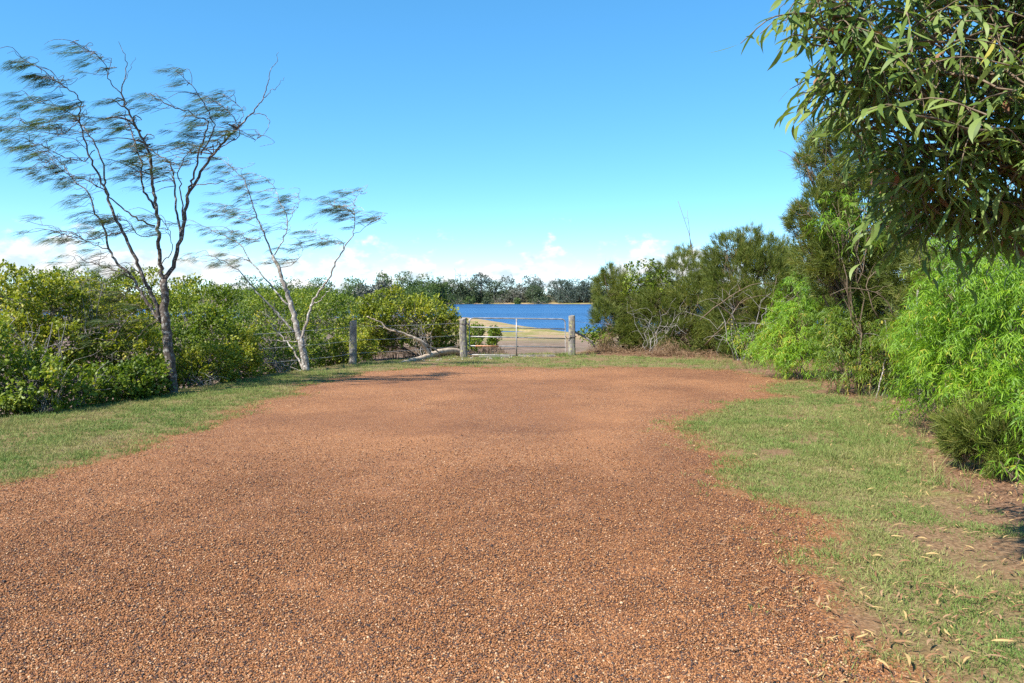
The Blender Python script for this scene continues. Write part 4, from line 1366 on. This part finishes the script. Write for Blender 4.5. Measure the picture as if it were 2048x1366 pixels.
# boards on the ground under the gate
for lab, a, b_ in (('weathered board lying on the ground under the left half of gate', P(958, 714.5, 22.15), P(1020, 714.5, 22.2)),
                   ('weathered board lying on the ground under the right half of gate', P(1036, 713.5, 22.5), P(1110, 713, 22.6))):
    g = Geo()
    a[2] = gz(a[0], a[1]) + 0.02
    b_[2] = gz(b_[0], b_[1]) + 0.025
    n = 8
    t = np.linspace(0, 1, n)[:, None]
    cpath = a * (1 - t) + b_ * t
    V = []
    for i in range(n):
        w_, h_ = 0.07 + rng.normal(0, 0.004), 0.022 + rng.normal(0, 0.002)
        V.append(cpath[i] + np.array([[0, -w_, -h_], [0, w_, -h_], [0, w_, h_], [0, -w_, h_]]))
    i = np.arange(n - 1)[:, None] * 4
    j = np.arange(4)[None]
    k = (j + 1) % 4
    q = np.stack([i + j, i + k, i + 4 + k, i + 4 + j], -1).reshape(-1)
    g.add(np.concatenate(V), np.concatenate([q, [3, 2, 1, 0], np.arange(4) + (n - 1) * 4]), [4] * ((n - 1) * 4 + 2))
    o = g.build('timber_board', M['post_wood'], None, a, smooth=False)
    o.location = a
    tag(o, lab, 'board', 'boards under the gate')


# ------------------------------------------------------------------ scattered stuff
def scatter(name, pts, rot, scl, protos, label, cat):
    """one object that draws a small mesh at many points"""
    me = bpy.data.meshes.new(name)
    me.vertices.add(len(pts))
    me.vertices.foreach_set('co', np.asarray(pts, np.float32).ravel())
    a = me.attributes.new('rot', 'FLOAT_VECTOR', 'POINT')
    a.data.foreach_set('vector', np.asarray(rot, np.float32).ravel())
    a = me.attributes.new('scl', 'FLOAT', 'POINT')
    a.data.foreach_set('value', np.asarray(scl, np.float32).ravel())
    a = me.attributes.new('pick', 'INT', 'POINT')
    a.data.foreach_set('value', rng.integers(0, len(protos), len(pts)).astype(np.int32))
    o = bpy.data.objects.new(name, me)
    C.objects.link(o)
    tree = bpy.data.node_groups.new(name, 'GeometryNodeTree')
    tree.interface.new_socket('Geometry', in_out='INPUT', socket_type='NodeSocketGeometry')
    tree.interface.new_socket('Geometry', in_out='OUTPUT', socket_type='NodeSocketGeometry')
    N, L = tree.nodes, tree.links
    gi, gq = N.new('NodeGroupInput'), N.new('NodeGroupOutput')
    inst = N.new('GeometryNodeInstanceOnPoints')
    L.new(gi.outputs[0], inst.inputs['Points'])
    jn = N.new('GeometryNodeGeometryToInstance')
    for pr in protos[::-1]:
        oi = N.new('GeometryNodeObjectInfo')
        oi.inputs['Object'].default_value = pr
        oi.inputs['As Instance'].default_value = False
        L.new(oi.outputs['Geometry'], jn.inputs[0])
    L.new(jn.outputs[0], inst.inputs['Instance'])
    inst.inputs['Pick Instance'].default_value = True

    def attr(nm, ty):
        nd = N.new('GeometryNodeInputNamedAttribute')
        nd.data_type = ty
        nd.inputs['Name'].default_value = nm
        return nd.outputs['Attribute']
    L.new(attr('pick', 'INT'), inst.inputs['Instance Index'])
    e2r = N.new('FunctionNodeEulerToRotation')
    L.new(attr('rot', 'FLOAT_VECTOR'), e2r.inputs[0])
    L.new(e2r.outputs[0], inst.inputs['Rotation'])
    L.new(attr('scl', 'FLOAT'), inst.inputs['Scale'])
    L.new(inst.outputs[0], gq.inputs[0])
    md = o.modifiers.new('scatter', 'NODES')
    md.node_group = tree
    return tag(o, label, cat, kind='stuff')


def proto(g, name, material, smooth=False):
    o = g.build(name, material, smooth=smooth)
    C.objects.unlink(o)
    return o


# grass
m, t, p, out = mat('grass_blade')
a = t.n('ShaderNodeAttribute', attribute_name='tint')
oi = t.n('ShaderNodeObjectInfo')
gpos = t.n('ShaderNodeNewGeometry')
nz = t.n('ShaderNodeTexNoise', i_Scale=0.9, i_Detail=4.0)
t.l(gpos.outputs['Position'], nz.inputs[0])
v = t.math('ADD', t.math('MULTIPLY', a.outputs['Fac'], 0.45), t.math('ADD', t.math('MULTIPLY', oi.outputs['Random'], 0.25), t.math('MULTIPLY', t.math('SUBTRACT', nz.outputs[0], 0.5), 1.6)))
col = t.ramp(t.math('ADD', v, 0.18, clamp=True), [(0.0, (0.105, 0.18, 0.04)), (0.38, (0.17, 0.235, 0.055)), (0.68, (0.25, 0.26, 0.08)), (0.88, (0.34, 0.28, 0.125)), (1.0, (0.40, 0.30, 0.17))])
t.l(col, p.inputs['Base Color'])
p.inputs['Roughness'].default_value = 0.6
p.inputs['Specular IOR Level'].default_value = 0.25
tr = t.n('ShaderNodeBsdfTranslucent')
t.l(col, tr.inputs[0])
mx = t.n('ShaderNodeMixShader', i_0=0.3)
t.l(p.outputs[0], mx.inputs[1])
t.l(tr.outputs[0], mx.inputs[2])
t.l(mx.outputs[0], out.inputs[0])
M['grass'] = m


def tuft(n, rad, h, spread):
    g = Geo()
    a = rng.uniform(0, 6.28, n)
    r = rad * np.sqrt(rng.uniform(0, 1, n))
    B = np.stack([r * np.cos(a), r * np.sin(a), np.full(n, -0.004)], 1)
    D = np.stack([np.cos(a), np.sin(a), np.zeros(n)], 1) * spread + rnd(n, 0.45 * spread) + UP
    leaves(g, (np.array([(0, -0.5, 0), (0, 0.5, 0), (0.55, 0.4, 0.06), (0.55, -0.4, 0.06), (1, 0, -0.1)]), np.array([0, 3, 2, 1, 3, 4, 2]), np.array([4, 3])), B, D, rnd(n), h * rng.uniform(0.5, 1.2, n), rng.uniform(0.0028, 0.005, n), rng.beta(1.6, 2.2, n))
    return g


tufts = [proto(tuft(30, 0.075, 0.034, 1.0), 'grass_tuft', M['grass']), proto(tuft(22, 0.06, 0.046, 0.8), 'grass_tuft', M['grass']), proto(tuft(34, 0.085, 0.027, 1.3), 'grass_tuft', M['grass'])]


def sample(n, x0, x1, y0, y1):
    # denser near the camera, where a tuft covers more of the picture
    u = rng.uniform(0, 1, n)
    y = 1 / (1 / y0 + u * (1 / y1 - 1 / y0)) * 0.5 + (y0 + u * (y1 - y0)) * 0.5
    return rng.uniform(x0, x1, n), y


xs, ys = sample(80000, -9.0, 7.5, 2.2, 24.5)
keep = rng.uniform(0, 1, len(xs)) < np.maximum(grass_amount(xs, ys), 0) ** 1.3
xs, ys = xs[keep], ys[keep]
n = len(xs)
scatter('grass', np.stack([xs, ys, ground_z(xs, ys)], 1), np.stack([rng.normal(0, 0.12, n), rng.normal(0, 0.12, n), rng.uniform(0, 6.28, n)], 1), rng.uniform(0.6, 1.25, n) * (1 + 0.02 * ys), tufts, 'short patchy green and straw-coloured grass around the gravel', 'grass')
# taller weeds at the foot of the hedge and by the gate
tall_t = [proto(tuft(26, 0.05, 0.16, 0.55), 'tall_tuft', M['grass']), proto(tuft(18, 0.04, 0.22, 0.5), 'tall_tuft', M['grass'])]
q = []
for cx, cy, s, c in ((1.35, 22.7, 0.35, 16), (1.9, 22.8, 0.3, 10), (4.2, 9.3, 0.35, 40), (4.8, 10.8, 0.4, 40), (3.5, 8.6, 0.3, 24), (5.3, 18.9, 0.5, 40), (5.0, 20.5, 0.5, 50), (-0.8, 22.0, 0.5, 10), (-6.9, 10.5, 0.3, 24), (3.9, 7.8, 0.4, 26), (5.7, 12.6, 0.4, 30)):
    q.append(np.stack([rng.normal(cx, s, c), rng.normal(cy, s, c)], 1))
q = np.concatenate(q)
scatter('tall_grass', np.stack([q[:, 0], q[:, 1], ground_z(q[:, 0], q[:, 1])], 1), np.stack([rng.normal(0, 0.1, len(q)), rng.normal(0, 0.1, len(q)), rng.uniform(0, 6.28, len(q))], 1), rng.uniform(0.6, 1.2, len(q)), tall_t, 'taller tufts of grass at the foot of shrubs and gate posts', 'grass')

# pebbles of the gravel
m, t, p, out = mat('pebble')
oi = t.n('ShaderNodeObjectInfo')
t.l(t.ramp(oi.outputs['Random'], [(0.0, (0.03, 0.026, 0.028)), (0.17, (0.075, 0.04, 0.028)), (0.34, (0.18, 0.074, 0.028)), (0.65, (0.275, 0.112, 0.04)), (0.9, (0.36, 0.172, 0.068)), (1.0, (0.52, 0.35, 0.21))]), p.inputs['Base Color'])
p.inputs['Roughness'].default_value = 0.7
p.inputs['Specular IOR Level'].default_value = 0.3
M['pebble'] = m


def pebble(seed):
    import bmesh
    bm = bmesh.new()
    bmesh.ops.create_icosphere(bm, subdivisions=1, radius=1.0)
    r = np.random.default_rng(seed)
    sc = np.array([1.0, r.uniform(0.65, 0.95), r.uniform(0.5, 0.75)])
    for v in bm.verts:
        k = r.uniform(0.8, 1.15)
        v.co = [v.co[i] * sc[i] * k for i in range(3)]
    me = bpy.data.meshes.new('pebble')
    bm.to_mesh(me)
    bm.free()
    me.polygons.foreach_set('use_smooth', np.full(len(me.polygons), True))
    me.materials.append(M['pebble'])
    return bpy.data.objects.new('pebble', me)


pebs = [pebble(i) for i in range(5)]
nP = 330000
u = rng.uniform(0, 1, nP)
ys = 1 / (1 / 3.2 + u * (1 / 11.0 - 1 / 3.2))
xs = (rng.uniform(-0.66, 0.66, nP)) * ys
gd = gravel_d(xs, ys)
keep = (gd < 0.35) & (rng.uniform(0, 1, nP) < sstep(0.45, -0.15, gd) * sstep(11.5, 6.5, ys))
xs, ys, gd = xs[keep], ys[keep], gd[keep]
n = len(xs)
zz = ground_z(xs, ys) + 0.014 * sstep(0.16, -0.25, gd) - 0.004
s = 0.0046 * np.exp(rng.normal(0, 0.28, n))
scatter('pebbles', np.stack([xs, ys, zz + s * 0.25], 1), np.stack([rng.normal(0, 0.3, n), rng.normal(0, 0.3, n), rng.uniform(0, 6.28, n)], 1), s, pebs, 'loose orange-brown and dark gravel pebbles in the foreground', 'gravel')

# leaf litter
litter_p = []
for i in range(4):
    g = Geo()
    v, lp, sz = SICKLES[i]
    vv = v * np.array([1, 0.125, 1.0])
    vv[:, 2] += 0.10 * np.sin(np.linspace(0, 3, len(vv))) * (1 if i % 2 else -0.5) + 0.03
    g.add(vv, lp, sz, np.full(len(v), 0.15 + 0.25 * i))
    litter_p.append(proto(g, 'dry_leaf', M['dead_leaf'], True))
xs, ys = sample(34000, -0.2, 7.5, 2.4, 22.5)
hd, gd = sdist(xs, ys, HEDGE), gravel_d(xs, ys)
near_acacia = sstep(6.5, 3.2, ys) * sstep(0.7, 1.9, xs)
pr = np.maximum(sstep(1.3, 0.0, hd) * 0.85, near_acacia * 0.75 * sstep(0.3, 0.62, fbm(xs, ys, 1.6, 101) + 0.1)) + 0.03 * (gd > 0)
pr = pr * (hd > -1.6) * (gd > -0.75) * (plateau_d(xs, ys) < 0.1)
keep = rng.uniform(0, 1, len(xs)) < pr
xs, ys = xs[keep], ys[keep]
n = len(xs)
scatter('leaf_litter', np.stack([xs, ys, ground_z(xs, ys) + 0.014 + rng.uniform(0, 0.012, n)], 1), np.stack([rng.normal(0, 0.22, n), rng.normal(0, 0.22, n), rng.uniform(0, 6.28, n)], 1), rng.uniform(0.04, 0.09, n), litter_p, 'dry brown fallen leaves littering the earth under the right-hand shrubs', 'leaf litter')
# dry needle straw at the foot of the she-oak shrubs
g = Geo()
for cx, cy, sx, sz_, c in ((2.75, 23.9, 0.35, 0.35, 900), (4.35, 22.75, 0.45, 0.28, 1300), (5.2, 22.2, 0.5, 0.12, 600), (3.5, 23.6, 0.5, 0.12, 500)):
    B = np.stack([rng.normal(cx, sx, c), rng.normal(cy, sx * 0.5, c), np.zeros(c)], 1)
    B[:, 2] = ground_z(B[:, 0], B[:, 1]) + np.abs(rng.normal(0, sz_, c)) * np.exp(-((B[:, 0] - cx) / sx) ** 2)
    D = np.stack([rng.normal(0, 0.5, c), rng.normal(-0.2, 0.4, c), rng.normal(-0.8, 0.5, c)], 1)
    D[:, 2] = np.where(B[:, 2] < 0.15, rng.normal(0, 0.15, c), D[:, 2])
    leaves(g, NEEDLE, B, D, rnd(c), rng.uniform(0.12, 0.34, c), 0.007, rng.uniform(0, 1, c))
o = g.build('dry_needle_straw', M['dry_needle'], smooth=False)
tag(o, 'reddish dry needle straw heaped at the foot of the she-oak shrubs', 'dry straw', kind='stuff')

# the larger dry leaves of the foreground, one by one
spots = []
while len(spots) < 60:
    x, y = rng.uniform(1.0, 3.2), rng.uniform(3.3, 6.6)
    if x < y * 0.62 and x > 0.42 * y and all(math.hypot(x - a, y - b_) > 0.10 for a, b_ in spots):
        spots.append((x, y))
for x, y in spots:
    pr_ = litter_p[rng.integers(0, 4)]
    o = bpy.data.objects.new('fallen_leaf', pr_.data)
    C.objects.link(o)
    o.location = (x, y, gz(x, y) + 0.026)
    s = rng.uniform(0.075, 0.115)
    o.scale = (s, s, s)
    o.rotation_euler = (rng.normal(0, 0.25), rng.normal(0, 0.12), rng.uniform(0, 6.28))
    tag(o, 'long dry curled brown leaf lying on the grass at the lower right', 'leaf', 'single dry leaves in the right foreground')

# shells and stones by the driftwood
stone = []
for i in range(3):
    ob = pebble(40 + i)
    ob.data.materials.clear()
    ob.data.materials.append(M['shell'])
    stone.append(ob)
c = 85
xs, ys = rng.uniform(-2.9, 0.6, c), None
ys = 21.0 + (xs + 2.9) * 0.42 + rng.normal(0, 0.28, c)
scatter('shells', np.stack([xs, ys, ground_z(xs, ys) + 0.008], 1), rng.uniform(0, 6, (c, 3)), 0.013 * np.exp(rng.normal(0, 0.35, c)), stone, 'pale shells and bits of stone scattered beside the driftwood', 'shells')
# breathing roots on the mud under the mangroves
g = Geo()
pg = Geo()
for i in range(1):
    pg.tube(np.array([[0, 0, -0.05], [0.01, 0, 0.4], [0.0, 0.01, 0.8], [0.01, 0, 1.0]]), [0.07, 0.055, 0.04, 0.015], 5)
peg = proto(pg, 'root_peg', M['root'])
c = 5200
xs, ys = rng.uniform(-8.5, 1.5, c), rng.uniform(23.5, 36, c)
keep = (plateau_d(xs, ys) > 1.6) & (fbm(xs, ys, 0.5, 121) > 0.42) & (xs < -0.2 + 0.1 * (30 - ys))
xs, ys = xs[keep], ys[keep]
n = len(xs)
scatter('breathing_roots', np.stack([xs, ys, ground_z(xs, ys)], 1), np.stack([rng.normal(0, 0.15, n), rng.normal(0, 0.15, n), rng.uniform(0, 6, n)], 1), rng.uniform(0.08, 0.2, n), [peg], 'dark upright mangrove breathing roots on the mud behind the fence', 'mangrove roots')
